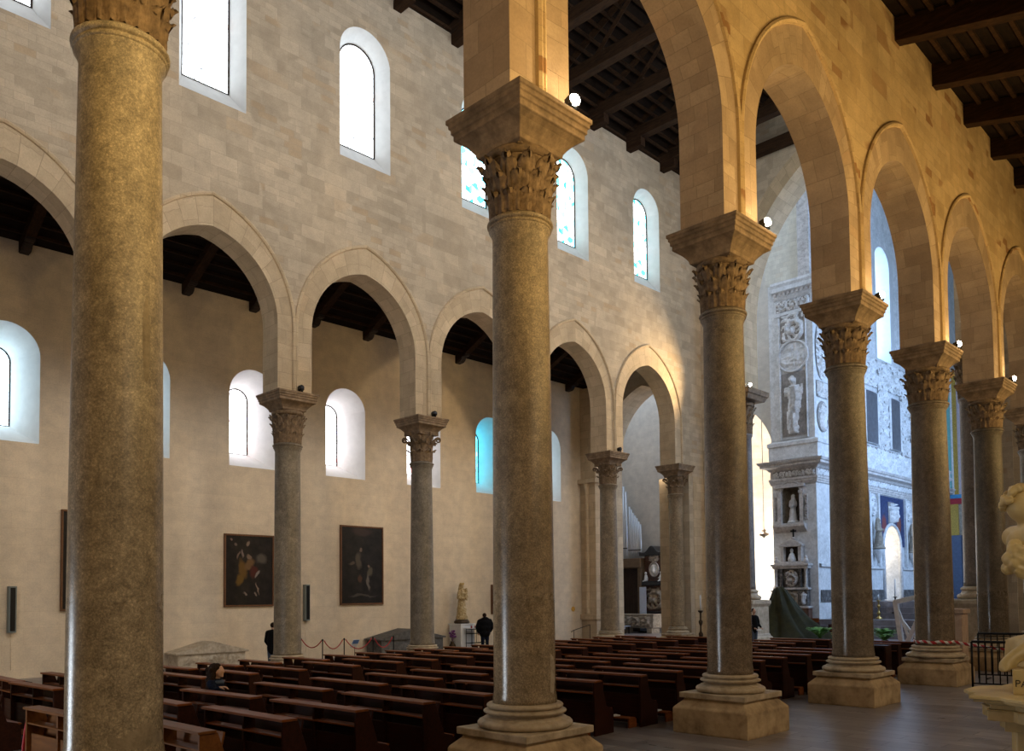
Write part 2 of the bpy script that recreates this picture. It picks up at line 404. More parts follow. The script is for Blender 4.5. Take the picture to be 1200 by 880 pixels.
def dup(root, loc, rz, label, group=None, skip=()):
    r = root.copy(); COL.objects.link(r); r.location = loc; r.rotation_euler = (0, 0, rz); r['label'] = label
    if group: r['group'] = group
    for ch in list(root.children):
        if ch.name.split('.')[0] in skip: continue
        c = ch.copy(); COL.objects.link(c); c.parent = r
        for g in ch.children:
            d = g.copy(); COL.objects.link(d); d.parent = c
    return r
ORD = ['zeroth', 'first', 'second', 'third', 'fourth', 'fifth', 'sixth', 'seventh', 'eighth', 'ninth', 'tenth', 'eleventh', 'twelfth', 'thirteenth', 'fourteenth', 'fifteenth', 'sixteenth', 'seventeenth', 'eighteenth', 'nineteenth', 'twentieth', 'twenty-first', 'twenty-second']
def lamp(kind, loc, energy, color, aim=None, size=.1, cone=1.2, blend=.6):
    l = bpy.data.lights.new('lamp_light', kind); l.energy = energy; l.color = color
    if kind == 'AREA': l.size = size
    elif kind == 'SUN': l.angle = size
    else: l.shadow_soft_size = size
    if kind == 'SPOT': l.spot_size = cone; l.spot_blend = blend
    o = bpy.data.objects.new('lamp_light', l); COL.objects.link(o); o.location = loc
    if aim: o.rotation_euler = (Vector(aim)-Vector(loc)).to_track_quat('-Z', 'Y').to_euler()
    return o

# ---------------------------------------------------------------- the building: sizes in metres, x across (north is -x), y towards the choir
XR, XL, Y0, S = -8.212, -24.055, 2.973, 5.5          # column rows, first column, bay
YE = 37.9                                           # west face of the triumphal wall
ZW = 24.1                                           # top of the nave walls
XA = -31.0                                          # inner face of the left aisle wall

def arc_pts(h, rise, zs, n=14):
    """pointed arch from left spring to right spring: list of (offset, z)"""
    c = (rise*rise-h*h)/(2*h); R = h+c; L = []
    a1 = math.atan2(rise, c)
    for i in range(n+1):
        a = a1*i/n; L.append((-(R*math.cos(a)-c), zs+R*math.sin(a)))
    return L+[(-x, z) for x, z in L[-2::-1]]
def pier_y(k): return Y0+S*k

def opening_strip(mb, P, outer, z0, z1, y0, y1):
    """wall sheet y0..y1, z0..z1 with a hole whose outline 'outer' runs from bottom left up and over to bottom right"""
    yl, yr = outer[0][0], outer[-1][0]; zb = outer[0][1]
    def q(a, b, c, d): mb.poly([P(*a), P(*b), P(*c), P(*d)], [a, b, c, d])
    zs = sorted({z for y, z in outer})
    q((y0, z0), (yl, z0), (yl, z1), (y0, z1)); q((yr, z0), (y1, z0), (y1, z1), (yr, z1))
    if zb > z0+1e-6: q((yl, z0), (yr, z0), (yr, zb), (yl, zb))
    for a, b in zip(outer, outer[1:]):
        if abs(b[0]-a[0]) > 1e-6: q(a, b, (b[0], z1), (a[0], z1))

def arcade(mb_wall, mb_ring, mb_hood, xf, xb, kmin, kmax, zab, z1, yend0, yend1):
    """arcade wall between x=xf (seen face) and x=xb; arches for bays kmin..kmax"""
    sg = 1 if xf > xb else -1
    zs, hw, PW = 11.2, 2.75-.61, .61
    intr = arc_pts(hw, 2.45, zs); extr = arc_pts(2.735, 3.5, zs-.05)
    for k in range(kmin, kmax):
        yc = pier_y(k)+S/2
        I = [(-hw, zab)]+intr+[(hw, zab)]; X = [(-2.735, zab)]+extr+[(2.735, zab)]
        # arc length along the intrados for the voussoir pattern
        s = [0]
        for a, b in zip(I, I[1:]): s.append(s[-1]+math.hypot(b[0]-a[0], b[1]-a[1]))
        for xx, d in ((xf, sg), (xb, -sg)):
            for i in range(len(I)-1):
                a, b, c, e = I[i], I[i+1], X[i+1], X[i]
                pts = [(xx, yc+p[0], p[1]) for p in (a, b, c, e)]; r = math.hypot(c[0]-b[0], c[1]-b[1])
                uv = [(0, s[i]), (0, s[i+1]), (r, s[i+1]), (r, s[i])]
                uv = [(u+k*1.7, v+.3*k) for u, v in uv]
                if d < 0: pts.reverse(); uv.reverse()
                mb_ring.poly(pts, uv)
            P = lambda y, z, xx=xx: (xx, y, z)
            opening_strip(mb_wall, P, [(yc+p[0], p[1]) for p in X], zab, z1, yc-S/2, yc+S/2)
        for i in range(len(I)-1):
            a, b = I[i], I[i+1]
            pts = [(xf, yc+a[0], a[1]), (xb, yc+a[0], a[1]), (xb, yc+b[0], b[1]), (xf, yc+b[0], b[1])]
            mb_ring.poly(pts, [(k*2.3, s[i]), (abs(xf-xb)+k*2.3, s[i]), (abs(xf-xb)+k*2.3, s[i+1]), (k*2.3, s[i+1])])
        # hood moulding: a small roll along the outer edge of the voussoirs
        n = len(X)
        for xx, d in ((xf, sg), (xb, -sg)):
            rows = []
            for i in range(n):
                p = Vector(X[i]); t = (Vector(X[min(i+1, n-1)])-Vector(X[max(i-1, 0)])).normalized(); nn = Vector((-t.y, t.x))
                row = []
                for o, u in ((-.085, 0), (-.07, .05), (-.02, .075), (.03, .05), (.04, 0)):
                    w_ = p+nn*o; row.append((xx+d*u, yc+w_.x, w_.y))
                rows.append(row)
            mb_hood.grid(rows, smooth=False)
    # solid wall beyond the bays
    for (a, b) in ((yend0, pier_y(kmin)), (pier_y(kmax), yend1)):
        if b-a > .01:
            zz = 0 if a > 20 or True else zab
            mb_wall.bb(min(xf, xb), max(xf, xb), a+.55*(1 if a > 20 else 0), b-.55*(0 if a > 20 else 1), 0, zab)
            for xx in (xf, xb): mb_wall.poly([(xx, a, zab), (xx, b, zab), (xx, b, z1), (xx, a, z1)])

def window_outline(hw, zb, zt, n=10):
    zs = zt-hw
    L = [(-hw, zb)]
    for i in range(2*n+1):
        a = PI*i/(2*n); L.append((-hw*math.cos(a), zs+hw*math.sin(a)))
    L.append((hw, zb)); return L
WIN = [0]
def splayed_window(mb_wall, xf, d_in, yc, y0, y1, z0, z1, out, inn, mat, label, frame='dark_board'):
    """sheet of wall with a splayed window; d_in is the signed depth of the glass behind xf"""
    O = window_outline(*out); I = window_outline(*inn)
    opening_strip(mb_wall['wall'], lambda y, z: (xf, y, z), [(yc+p[0], p[1]) for p in O], z0, z1, y0, y1)
    n = len(O)
    for i in range(n):
        j = (i+1) % n
        pts = [(xf, yc+O[i][0], O[i][1]), (xf, yc+O[j][0], O[j][1]), (xf+d_in, yc+I[j][0], I[j][1]), (xf+d_in, yc+I[i][0], I[i][1])]
        mb_wall['splay'].poly(pts, None, False)
    WIN[0] += 1
    r = thing('window_%d' % WIN[0], label, 'window', (xf+d_in, yc, inn[1]), kind='structure')
    pb = MB(); pb.poly([(0, p[0], p[1]-inn[1]) for p in I], [(p[0], p[1]-inn[1]) for p in I]); pb.build('pane', mat, r)
    fb = MB(); path = [(-.01*math.copysign(1, d_in), p[0], p[1]-inn[1]) for p in I]
    fb.tube(path, .035, 6, closed=True); fb.build('frame', frame, r)

pane_mat('pane_over_arcade', (.86, .92, 1.0), P_SOUTH)
pane_mat('pane_white', (.86, .94, 1.0), P_CLER, ((.55, .75, 1.0), (1, .85, .8)), 3.5, .06)
pane_mat('pane_teal', (.86, .95, 1.0), P_CLER, ((.02, .75, .70), (.25, .72, 1.0)), 4.2, .34)
pane_mat('pane_aisle', (.95, .95, 1.0), P_AISLE, ((1.0, .25, .18), (.5, .55, 1.0)), 5.0, .10)
pane_mat('pane_aisle_blue', (.62, .86, 1.0), P_AISLE, ((.5, .75, 1.0), (.7, .9, 1.0)), 5.0, .3)
pane_mat('pane_aisle_teal', (.05, .62, .85), P_AISLE, ((.03, .70, .85), (.15, .45, .95)), 5.0, .5)
pane_mat('pane_choir', (.38, .60, 1.0), P_CHOIR)
pane_mat('pane_transept', (.70, .82, 1.0), P_CHOIR*.55)
pane_mat('fill_pane_chapel', (1.0, .93, .85), P_APSE_FILL)
pane_mat('pane_door', (.80, .90, 1.0), P_DOOR)

# --- left arcade wall (seen from the nave) with its clerestory
XLF, XLB = -23.615, -24.545
W = {'wall': MB(), 'splay': MB()}; ring = MB(); hood = MB()
arcade(W['wall'], ring, hood, XLF, XLB, -1, 6, 9.085, 16.5, -4, YE+1.6)
for k in range(-1, 6):
    yc = pier_y(k)+S/2
    splayed_window(W, XLF, -.56, yc, yc-S/2, yc+S/2, 16.5, ZW, (1.05, 17.5, 22.32), (.74, 18.2, 22.0),
                   'pane_teal' if k >= 3 else 'pane_white', 'tall arched clerestory window, %s from the left in the far nave wall' % ORD[k+2])
W['wall'].bb(XLF-.93, XLF, pier_y(6), YE+1.6, 16.5, ZW); W['wall'].bb(XLF-.93, XLF, -4, pier_y(-1), 16.5, ZW)
W['wall'].poly([(XLB, -4, 16.5), (XLB, YE, 16.5), (XLB, YE, ZW), (XLB, -4, ZW)])
wl = tag(W['wall'].build('wall_nave_left', 'ashlar_nave'), 'pale ashlar nave wall over the far row of columns', 'wall', kind='structure')
W['splay'].build('window_splay', 'splay_white', wl); ring.build('arch_ring', 'ashlar_ring', wl); hood.build('hood_moulding', 'ashlar_ring', wl)

# --- right arcade wall (seen from the right aisle)
XRF, XRB = -7.785, -8.715
W = {'wall': MB(), 'splay': MB()}; ring = MB(); hood = MB()
arcade(W['wall'], ring, hood, XRF, XRB, -1, 6, 9.365, 16.5, -4, YE+1.6)
for k in range(-1, 6):
    yc = pier_y(k)+S/2
    splayed_window(W, XRB, .56, yc, yc-S/2, yc+S/2, 16.5, ZW, (1.05, 17.5, 22.32), (.74, 18.2, 22.0), 'pane_over_arcade', 'arched clerestory window over the near arcade, bay %s' % ORD[k+2])
W['wall'].bb(XRB, XRF, pier_y(6), YE+1.6, 16.5, ZW); W['wall'].bb(XRB, XRF, -4, pier_y(-1), 16.5, ZW)
W['wall'].poly([(XRF, -4, 16.5), (XRF, YE, 16.5), (XRF, YE, ZW), (XRF, -4, ZW)])
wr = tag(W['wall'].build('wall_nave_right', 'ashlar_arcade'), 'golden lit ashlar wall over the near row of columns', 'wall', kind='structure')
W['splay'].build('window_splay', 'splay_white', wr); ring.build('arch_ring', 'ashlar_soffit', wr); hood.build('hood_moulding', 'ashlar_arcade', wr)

# --- left aisle wall
W = {'wall': MB(), 'splay': MB()}
for k in range(-1, 7):
    yc = 7.69+4.39*k; ya = yc-2.195; yb = yc+2.195
    if k == -1: ya = -4
    if k == 6: yb = YE
    m = {0: 'pane_aisle_blue', 1: 'pane_aisle_blue', 5: 'pane_aisle_teal', 6: 'pane_aisle_blue'}.get(k, 'pane_aisle')
    splayed_window(W, XA, -1.5, yc, ya, yb, 0, 14.6, (1.02, 7.8, 11.75), (.5, 8.55, 11.25), m,
                   'deep splayed arched window, %s along the left aisle wall' % ORD[k+2])
wa = tag(W['wall'].build('wall_left', 'plaster_aisle'), 'cream plastered left aisle wall with paintings', 'wall', kind='structure')
W['splay'].build('window_splay', 'splay_bright', wa)

# --- floor, rear and right walls (behind or beside the camera; they close the room)
f = MB(); f.poly([(XA-8, -4, 0), (3, -4, 0), (3, 50, 0), (XA-8, 50, 0)]); tag(f.build('floor', 'floor_marble'), 'dark grey streaked marble floor', 'floor', kind='structure')
wb = MB()
opening_strip(wb, lambda x, z: (x, -4, z), [(-17.3, 0), (-17.3, 2.3), (-15.3, 2.3), (-15.3, 0)], 0, 29, XA, 3)
tag(wb.build('wall_back', 'ashlar_nave'), 'stone west wall behind the pews', 'wall', kind='structure')
d = MB(); d.poly([(-17.3, -4.02, 0), (-15.3, -4.02, 0), (-15.3, -4.02, 2.3), (-17.3, -4.02, 2.3)]); tag(d.build('door_1', 'pane_door'), 'open west door with daylight', 'door', kind='structure')
wr_ = MB(); wr_.poly([(1.6, -4, 0), (1.6, 50, 0), (1.6, 50, 18), (1.6, -4, 18)]); tag(wr_.build('wall_right', 'plaster_aisle'), 'plastered right aisle wall', 'wall', kind='structure')

# --- triumphal wall at the end of the nave, with its high pointed arch, and the aisle ends
tw = MB(); tr = MB()
XC, AH, AZ, ARISE = -16.30, 5.0, 16.5, 7.5
yF, yB = YE, YE+1.7
ZI, AW = 12.9, 6.2
I = [(-AH, ZI)]+[(x, z) for x, z in arc_pts(AH, ARISE, AZ, 16)]+[(AH, ZI)]
E_ = [(-AH-.75, ZI)]+[(x, z) for x, z in arc_pts(AH+.75, ARISE+.85, AZ, 16)]+[(AH+.75, ZI)]
s = [0]
for a, b in zip(I, I[1:]): s.append(s[-1]+math.hypot(b[0]-a[0], b[1]-a[1]))
for yy in (yF, yB):
    opening_strip(tw, lambda x, z, yy=yy: (x, yy, z), [(XC+p[0], p[1]) for p in [(-AW, 0), (-AW, ZI)]+E_+[(AW, ZI), (AW, 0)]], 0, 29, XLF, XRB)
    for i in range(len(I)-1): tr.poly([(XC+p[0], yy, p[1]) for p in (I[i], I[i+1], E_[i+1], E_[i])], [(0, s[i]), (0, s[i+1]), (.75, s[i+1]), (.75, s[i])])
for i in range(len(I)-1): tr.poly([(XC+I[i][0], yF, I[i][1]), (XC+I[i][0], yB, I[i][1]), (XC+I[i+1][0], yB, I[i+1][1]), (XC+I[i+1][0], yF, I[i+1][1])], [(0, s[i]), (1.7, s[i]), (1.7, s[i+1]), (0, s[i+1])])
for sg_ in (-1, 1):
    a_, b_ = XC+sg_*AW, XC+sg_*AH
    tr.poly([(a_, yF, 0), (a_, yB, 0), (a_, yB, ZI), (a_, yF, ZI)]); tr.poly([(a_, yF, ZI), (b_, yF, ZI), (b_, yB, ZI), (a_, yB, ZI)])
# left aisle end arch
LC, LH = -27.45, 2.75
I2 = [(-LH, 0)]+arc_pts(LH, 3.6, 10.6, 14)+[(LH, 0)]
s2 = [0]
for a, b in zip(I2, I2[1:]): s2.append(s2[-1]+math.hypot(b[0]-a[0], b[1]-a[1]))
for yy in (yF, yB): opening_strip(tw, lambda x, z, yy=yy: (x, yy, z), [(LC+p[0], p[1]) for p in I2], 0, 22, XA-8, XLF-.9)
for i in range(len(I2)-1): tr.poly([(LC+I2[i][0], yF, I2[i][1]), (LC+I2[i][0], yB, I2[i][1]), (LC+I2[i+1][0], yB, I2[i+1][1]), (LC+I2[i+1][0], yF, I2[i+1][1])], [(0, s2[i]), (1.7, s2[i]), (1.7, s2[i+1]), (0, s2[i+1])])
# right aisle end: plain warm stone wall beside the arch
tw.bb(XRF, 1.6, yF, yB, 0, 18)
we = tag(tw.build('wall_triumphal', 'ashlar_nave'), 'stone wall of the triumphal arch at the nave end', 'wall', kind='structure')
tr.build('arch_ring', 'ashlar_ring', we)
# chamfered pier block behind the last far column
pb = MB()
pb.prism([(-25.45, 36.55), (-24.9, 36.55), (-24.55, 36.9), (-23.6, 36.9), (-23.6, YE+.02), (-25.45, YE+.02)], 0, 8.6, 2)
pb.prism([(-25.2, 36.75), (-23.62, 36.95), (-23.62, YE+.02), (-25.2, YE+.02)], 8.6, 9.1, 2)
pb.build('pier', 'ashlar_ring', we)

# --- roofs
def beams(parent, name, mat, items):
    for m in items: m.build(name, mat, parent)
# nave: open timber roof on tie beams
cb = MB(); RX, RZ = (XLF+XRB)/2, 28.2
for xs in (XLF-.3, XRB+.3): cb.poly([(xs, -4, ZW+.25), (xs, YE+1, ZW+.25), (RX, YE+1, RZ), (RX, -4, RZ)])
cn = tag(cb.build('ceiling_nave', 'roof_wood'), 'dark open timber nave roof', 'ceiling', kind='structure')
items = []; raf = []
for k in range(-1, 15):
    y = 1.6+2.75*k
    m = MB(); m.bb(XLF-.35, XRB+.35, y-.2, y+.2, ZW-.02, ZW+.48); items.append(m)
    for side in (-1, 1):
        x0 = XLF if side < 0 else XRB
        m2 = MB(); a = Vector((x0, y, ZW+.45)); b = Vector((RX, y, RZ-.2)); m2.tube([a, b], .17, 4, smooth=False); raf.append(m2)
        m3 = MB(); m3.bb(x0-.02 if side < 0 else x0-.85, x0+.85 if side < 0 else x0+.02, y-.17, y+.17, ZW-.42, ZW); raf.append(m3)
        # brace
        m4 = MB(); m4.tube([(x0-side*2.2, y, ZW+.3), (x0-side*4.4, y, ZW+2.2)], .11, 4, smooth=False); raf.append(m4)
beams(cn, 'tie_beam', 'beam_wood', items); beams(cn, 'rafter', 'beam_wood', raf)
jb = MB()
for side in (-1, 1):
    x0 = XLF if side < 0 else XRB
    for t in [i/16 for i in range(17)]:
        x = x0+(RX-x0)*t; z = ZW+.14+(RZ-ZW-.3)*t; jb.bb(x-.05, x+.05, -4, YE, z-.05, z+.06)
jb.build('battens', 'beam_wood', cn)
def aisle_roof(name, label, x0, z0, x1, z1, beam_drop, bh, yoff, corbels=None):
    cb = MB(); cb.poly([(x0, -4, z0), (x1, -4, z1), (x1, YE, z1), (x0, YE, z0)]); c = tag(cb.build(name, 'roof_wood'), label, 'ceiling', kind='structure')
    for k in range(-2, 14):
        y = yoff+2.75*k
        if y > YE-.3 or y < -3.8: continue
        m = MB(); a0, a1 = z0-.02, z1-.02
        pts = [(x0, a0), (x1, a1), (x1, a1-bh), (x0, a0-bh)]; m.prism(pts, y-.16, y+.16, 1); m.build('beam', 'beam_wood', c)
        if corbels:
            sg = 1 if x1 > x0 else -1
            m = MB(); pr = [(x0, z0+.1), (x0+sg*.75, z0+.36), (x0+sg*.75, z0-.12), (x0+sg*.62, z0-.16), (x0+sg*.5, z0-.13), (x0+sg*.42, z0-.3), (x0+sg*.3, z0-.38), (x0, z0-.40)]
            m.prism(pr, y-.14, y+.14, 1); m.build('corbel', 'dark_board', c)
    j = MB(); n = int(abs(x1-x0)/.45)
    for i in range(1, n):
        t = i/n; x = x0+(x1-x0)*t; z = z0+(z1-z0)*t-.05; j.bb(x-.05, x+.05, -4, YE, z-.07, z+.03)
    j.build('battens', 'beam_wood', c)
aisle_roof('ceiling_aisle_left', 'dark sloping timber ceiling of the left aisle', XA, 14.5, XLB, 17.5, .5, .35, 8.17, True)
aisle_roof('ceiling_aisle_right', 'dark beamed timber ceiling of the right aisle', XRF, 17.45, 1.6, 15.2, .6, .62, 22.2)

# ---------------------------------------------------------------- columns
def capital_mb(r, h, seed, vol=.80, n=8):
    """Corinthian capital, local z from 0 to h, r = radius of the shaft top"""
    rnd = random.Random(seed); mb = MB(); cu = 1.0 if vol > .9 else .45
    def bell(t): return r*(.93+.05*t+.34*max(0, t-.45)**1.6) if vol > .9 else r*(.96+.10*t+.22*max(0, t-.4)**1.5)
    prof = [(bell(i/14), h*.9*i/14) for i in range(15)]
    mb.lathe(prof, 32)
    def leaf(phi, ht, w, lean, curl):
        NU, NT = 9, 12; g = []
        for i in range(NT+1):
            t = i/NT; row = []
            tip = max(0, (t-.72)/.28)
            z = h*ht*(t if t < .8 else .8+.2*math.sin((t-.8)/.2*PI*.75)*.75)
            rb = bell(min(1, z/(h*.9)))+.025*r+lean*r*t*t+curl*r*tip**1.5
            lob = 1+.2*math.cos(t*PI*7+.4)
            ww = w*(.62+.5*math.sin(min(1, t*1.15)*PI*.75))*lob*(1-.75*tip**2)
            for j in range(NU):
                u = -1+2*j/(NU-1); a = phi+u*ww/(rb)
                rr = rb+r*(.055*math.cos(u*PI*3)*(1-abs(u)*.4)+.07*(1-abs(u)) - .05*u*u)+.012*r*rnd.uniform(-1, 1)
                zz = z-.03*h*u*u*(1+t)+.02*h*math.cos(u*9)*t
                row.append((rr*math.cos(a), rr*math.sin(a), max(.004, zz)))
            g.append(row)
        mb.grid(g, smooth=True)
    if vol > .9:
        for k in range(n): leaf(2*PI*k/n, .44, r*.40, .08, .30)
        for k in range(n): leaf(2*PI*(k+.5)/n, .72, r*.38, .10, .36)
    else:                       # the worn close-carved kind: three dense rows hugging the bell, a round rim on top
        for row, (ht, nn, of) in enumerate(((.34, 11, 0), (.60, 11, .5), (.84, 11, 0))):
            for k in range(nn): leaf(2*PI*(k+of)/nn, ht, r*.33, .05+.03*row, .16+.03*row)
        mb.lathe([(bell(.9)*1.03, h*.80), (bell(.95)*1.10, h*.84), (bell(1)*1.11, h*.88), (bell(1)*1.05, h*.92), (bell(1), h*.93)], 32)
    for k in range(4 if vol > .9 else 0):
        a = PI/4+k*PI/2; ca, sa = math.cos(a), math.sin(a)
        for sgn in (-1, 1):
            path = []; 
            for i in range(12):
                t = i/11; rad = r*(1.0+(.66*vol-.12)*t**2); off = sgn*r*(.30*(1-t)+.05); z = h*(.52+.34*t-.04*t*t)
                path.append((ca*rad-sa*off, sa*rad+ca*off, z))
            for i in range(1, 15):
                q = i/14; th = PI/2-q*PI*2.6; R = h*.085*(1-.7*q)
                cz = h*.82-h*.085; rad = r*(1.64*vol-.02+.2*(1-vol))+R*math.cos(th); z = cz+R*math.sin(th)+h*.0
                path.append((ca*rad-sa*sgn*r*.05, sa*rad+ca*sgn*r*.05, z))
            mb.tube(path, [r*(.05+.03*min(1, i/11)) if i < 12 else r*.075 for i in range(len(path))], 6)
        # helices and the middle flower of each side
        b = k*PI/2
        for sgn in (-1, 1):
            path = []
            for i in range(10):
                t = i/9; rad = r*(1.04+.32*t*t); aa = b+sgn*(.42*(1-t)+.10); path.append((rad*math.cos(aa), rad*math.sin(aa), h*(.55+.27*t)))
            mb.tube(path, r*.045, 6)
        rad = r*(1.36-.3*(1-vol)); mb.ell((rad*math.cos(b), rad*math.sin(b), h*.9), (r*.13, r*.13, h*.07), None, 10, 6)
    # thin concave top plate
    N = 6; pl = []
    for k in range(4):
        a0 = -PI/4+k*PI/2; A = Vector((math.cos(a0), math.sin(a0)))*r*1.72*(vol*.7+.3); B_ = Vector((math.cos(a0+PI/2), math.sin(a0+PI/2)))*r*1.72*(vol*.7+.3)
        nrm = (A+B_).normalized()
        pl.append(A+ (B_-A).normalized()*r*.1)
        for i in range(1, N): 
            t = i/N; q = A.lerp(B_, t)-nrm*r*.17*math.sin(PI*t); pl.append(q)
        pl.append(B_-(B_-A).normalized()*r*.1)
    mb.prism([tuple(p) for p in pl], h*.88, h, 2)
    return mb
def square(h): return [(-h, -h), (h, -h), (h, h), (-h, h)]
def column(name, label, x, y, rb, rt, z_base, z_col, z_cap, z_ab, group, tint, hw=.75, pl=.77, seed=0, vol=.74):
    kz = (z_base-.30)/.77 if z_base < 1.0 else 1.0
    t = thing(name, label, 'column', (x, y, 0), 0, group)
    p = MB(); p.sweep([(pl, 0), (pl, .45), (pl-.02, .47), (pl-.16, .60), (pl-.16, .62)][::1], [(0, 0)]*0 or square(1e-4), closed=True)
    p.v = []; p.f = []; p.uv = []; p.sm = []; p.mi = []
    prof = [(pl-.01, 0), (pl, .03), (pl, .45), (pl-.02, .475), (pl-.15, .60), (pl-.15, .635)]
    prof = [(a, z*kz) for a, z in prof]
    rows = [[(-a, -a, z), (a, -a, z), (a, a, z), (-a, a, z)] for a, z in prof]
    ids = p.grid(rows, close_u=True, smooth=False); p.face(ids[-1])
    o = p.build('plinth', 'plinth_stone', t); bevel(o, .018, 2)
    q = MB(); a = pl-.09; q.bb(-a, a, -a, a, .635*kz, .735*kz); o = q.build('base_plate', 'base_stone', t); bevel(o, .014, 2)
    b = MB(); zb = .735*kz; H = z_base-zb
    pr = [(rb*1.44, 0)]
    for i in range(9): an = -PI/2+PI*i/8; pr.append((rb*1.36+.075*math.cos(an)*1.0, H*.17+H*.17*math.sin(an)))
    pr += [(rb*1.33, H*.36), (rb*1.33, H*.40)]
    for i in range(1, 7): an = PI*i/7; pr.append((rb*1.28-.055*math.sin(an), H*(.40+.18*i/7)))
    for i in range(7): an = -PI/2+PI*i/6; pr.append((rb*1.22+.05*math.cos(an), H*.655+H*.085*math.sin(an)))
    pr.append((rb*1.17, H*.76))
    for i in range(7): an = -PI/2+PI*i/6; pr.append((rb*1.12+.05*math.cos(an), H*.88+H*.11*math.sin(an)))
    pr.append((rb*1.05, H))
    b.lathe(pr, 40, (0, 0, zb)); b.build('base', 'base_stone', t)
    s = MB(); Hs = z_col-z_base; pr = [(rb*1.04, 0), (rb*1.035, .06), (rb, .16)]
    for i in range(1, 13):
        u = i/12; pr.append((rb+(rt-rb)*u**1.35, .16+(Hs-.42)*u))
    zt = Hs-.24
    pr += [(rt*1.02, zt), (rt*1.09, zt+.06), (rt*1.10, zt+.075)]
    for i in range(7): an = -PI/2+PI*i/6; pr.append((rt*1.10+.018*math.cos(an), zt+.10+.022*math.sin(an)))
    for i in range(7): an = -PI/2+PI*i/6; pr.append((rt*1.12+.032*math.cos(an), zt+.165+.034*math.sin(an)))
    pr.append((rt*1.0, Hs))
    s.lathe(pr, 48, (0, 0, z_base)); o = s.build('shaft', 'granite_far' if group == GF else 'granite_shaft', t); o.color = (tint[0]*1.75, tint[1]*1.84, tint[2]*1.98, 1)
    c = capital_mb(rt, z_cap-z_col+.02, seed, vol); c.build('capital', 'capital_stone', t, (0, 0, z_col-.01))
    ab = MB(); h = z_ab-z_cap
    pr = [(.50, -.16), (.58, -.12), (.60, .0), (.66, .12), (.76, .28), (.85, .37), (.895, .40), (.895, .56), (.93, .58), (.93, .72), (.965, .74), (.965, .85), (1.0, .87), (1.0, 1.0)]
    rows = [[(-hw*a, -hw*a, z_cap+h*u), (hw*a, -hw*a, z_cap+h*u), (hw*a, hw*a, z_cap+h*u), (-hw*a, hw*a, z_cap+h*u)] for a, u in pr]
    ids = ab.grid(rows, close_u=True, smooth=False); ab.face(ids[0][::-1]); ab.face(ids[-1])
    o = ab.build('abacus', 'abacus_stone', t); bevel(o, .008, 1)
    return t
GN, GF = 'columns of the near arcade', 'columns of the far arcade'
RB = {0: (.42, .365), 1: (.435, .395), 2: (.412, .37), 3: (.455, .40), 4: (.505, .455), 5: (.45, .405), 6: (.42, .38)}
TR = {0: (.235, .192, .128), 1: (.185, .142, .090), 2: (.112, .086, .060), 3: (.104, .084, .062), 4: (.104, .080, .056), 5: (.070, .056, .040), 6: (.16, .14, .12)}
LABR = {0: 'tall olive-brown granite column cut by the left edge of its arch, closest to the camera', 1: 'brown granite column in the middle of the view with a chipped foot',
        2: 'grey-brown granite column with a thin white streak, standing in front of the pews right of centre', 3: 'grey granite column in front of the white choir pier',
        4: 'thick grey column with red and white tape round its foot', 5: 'dark column behind the black metal fence', 6: 'column half cut off at the right edge of the photo'}
LABR[0] = 'nearest olive-brown granite column, its capital cut by the top of the photo'
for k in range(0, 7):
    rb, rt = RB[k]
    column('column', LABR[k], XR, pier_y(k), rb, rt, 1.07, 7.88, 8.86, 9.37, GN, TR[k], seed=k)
RBL = {1: (.43, .38), 2: (.425, .395), 3: (.44, .38), 4: (.44, .39), 5: (.43, .375), 6: (.37, .35)}
TL = {1: (.14, .11, .08), 2: (.128, .104, .072), 3: (.118, .098, .072), 4: (.13, .1, .07), 5: (.15, .112, .070), 6: (.17, .125, .075)}
LABL = {1: 'far column almost hidden behind the nearest column, only its abacus edge showing', 2: 'far slender column just right of the painting with yellow-robed figures',
        3: 'far column left of the gilded statue, right of the darker painting', 4: 'far column hidden behind the middle brown column', 5: 'far column standing left of the silver organ pipes', 6: 'last far column, two-toned, set against the chamfered pier'}
for k in range(1, 7):
    rb, rt = RBL[k]
    column('column', LABL[k], XL, pier_y(k), rb, rt, {2: .76, 3: .82}.get(k, .95), 7.66 if k > 3 else 7.5, 8.6, 9.09, GF, TL[k], hw=.73, pl=.70, seed=20+k, vol=1.0 if k != 2 else .72)

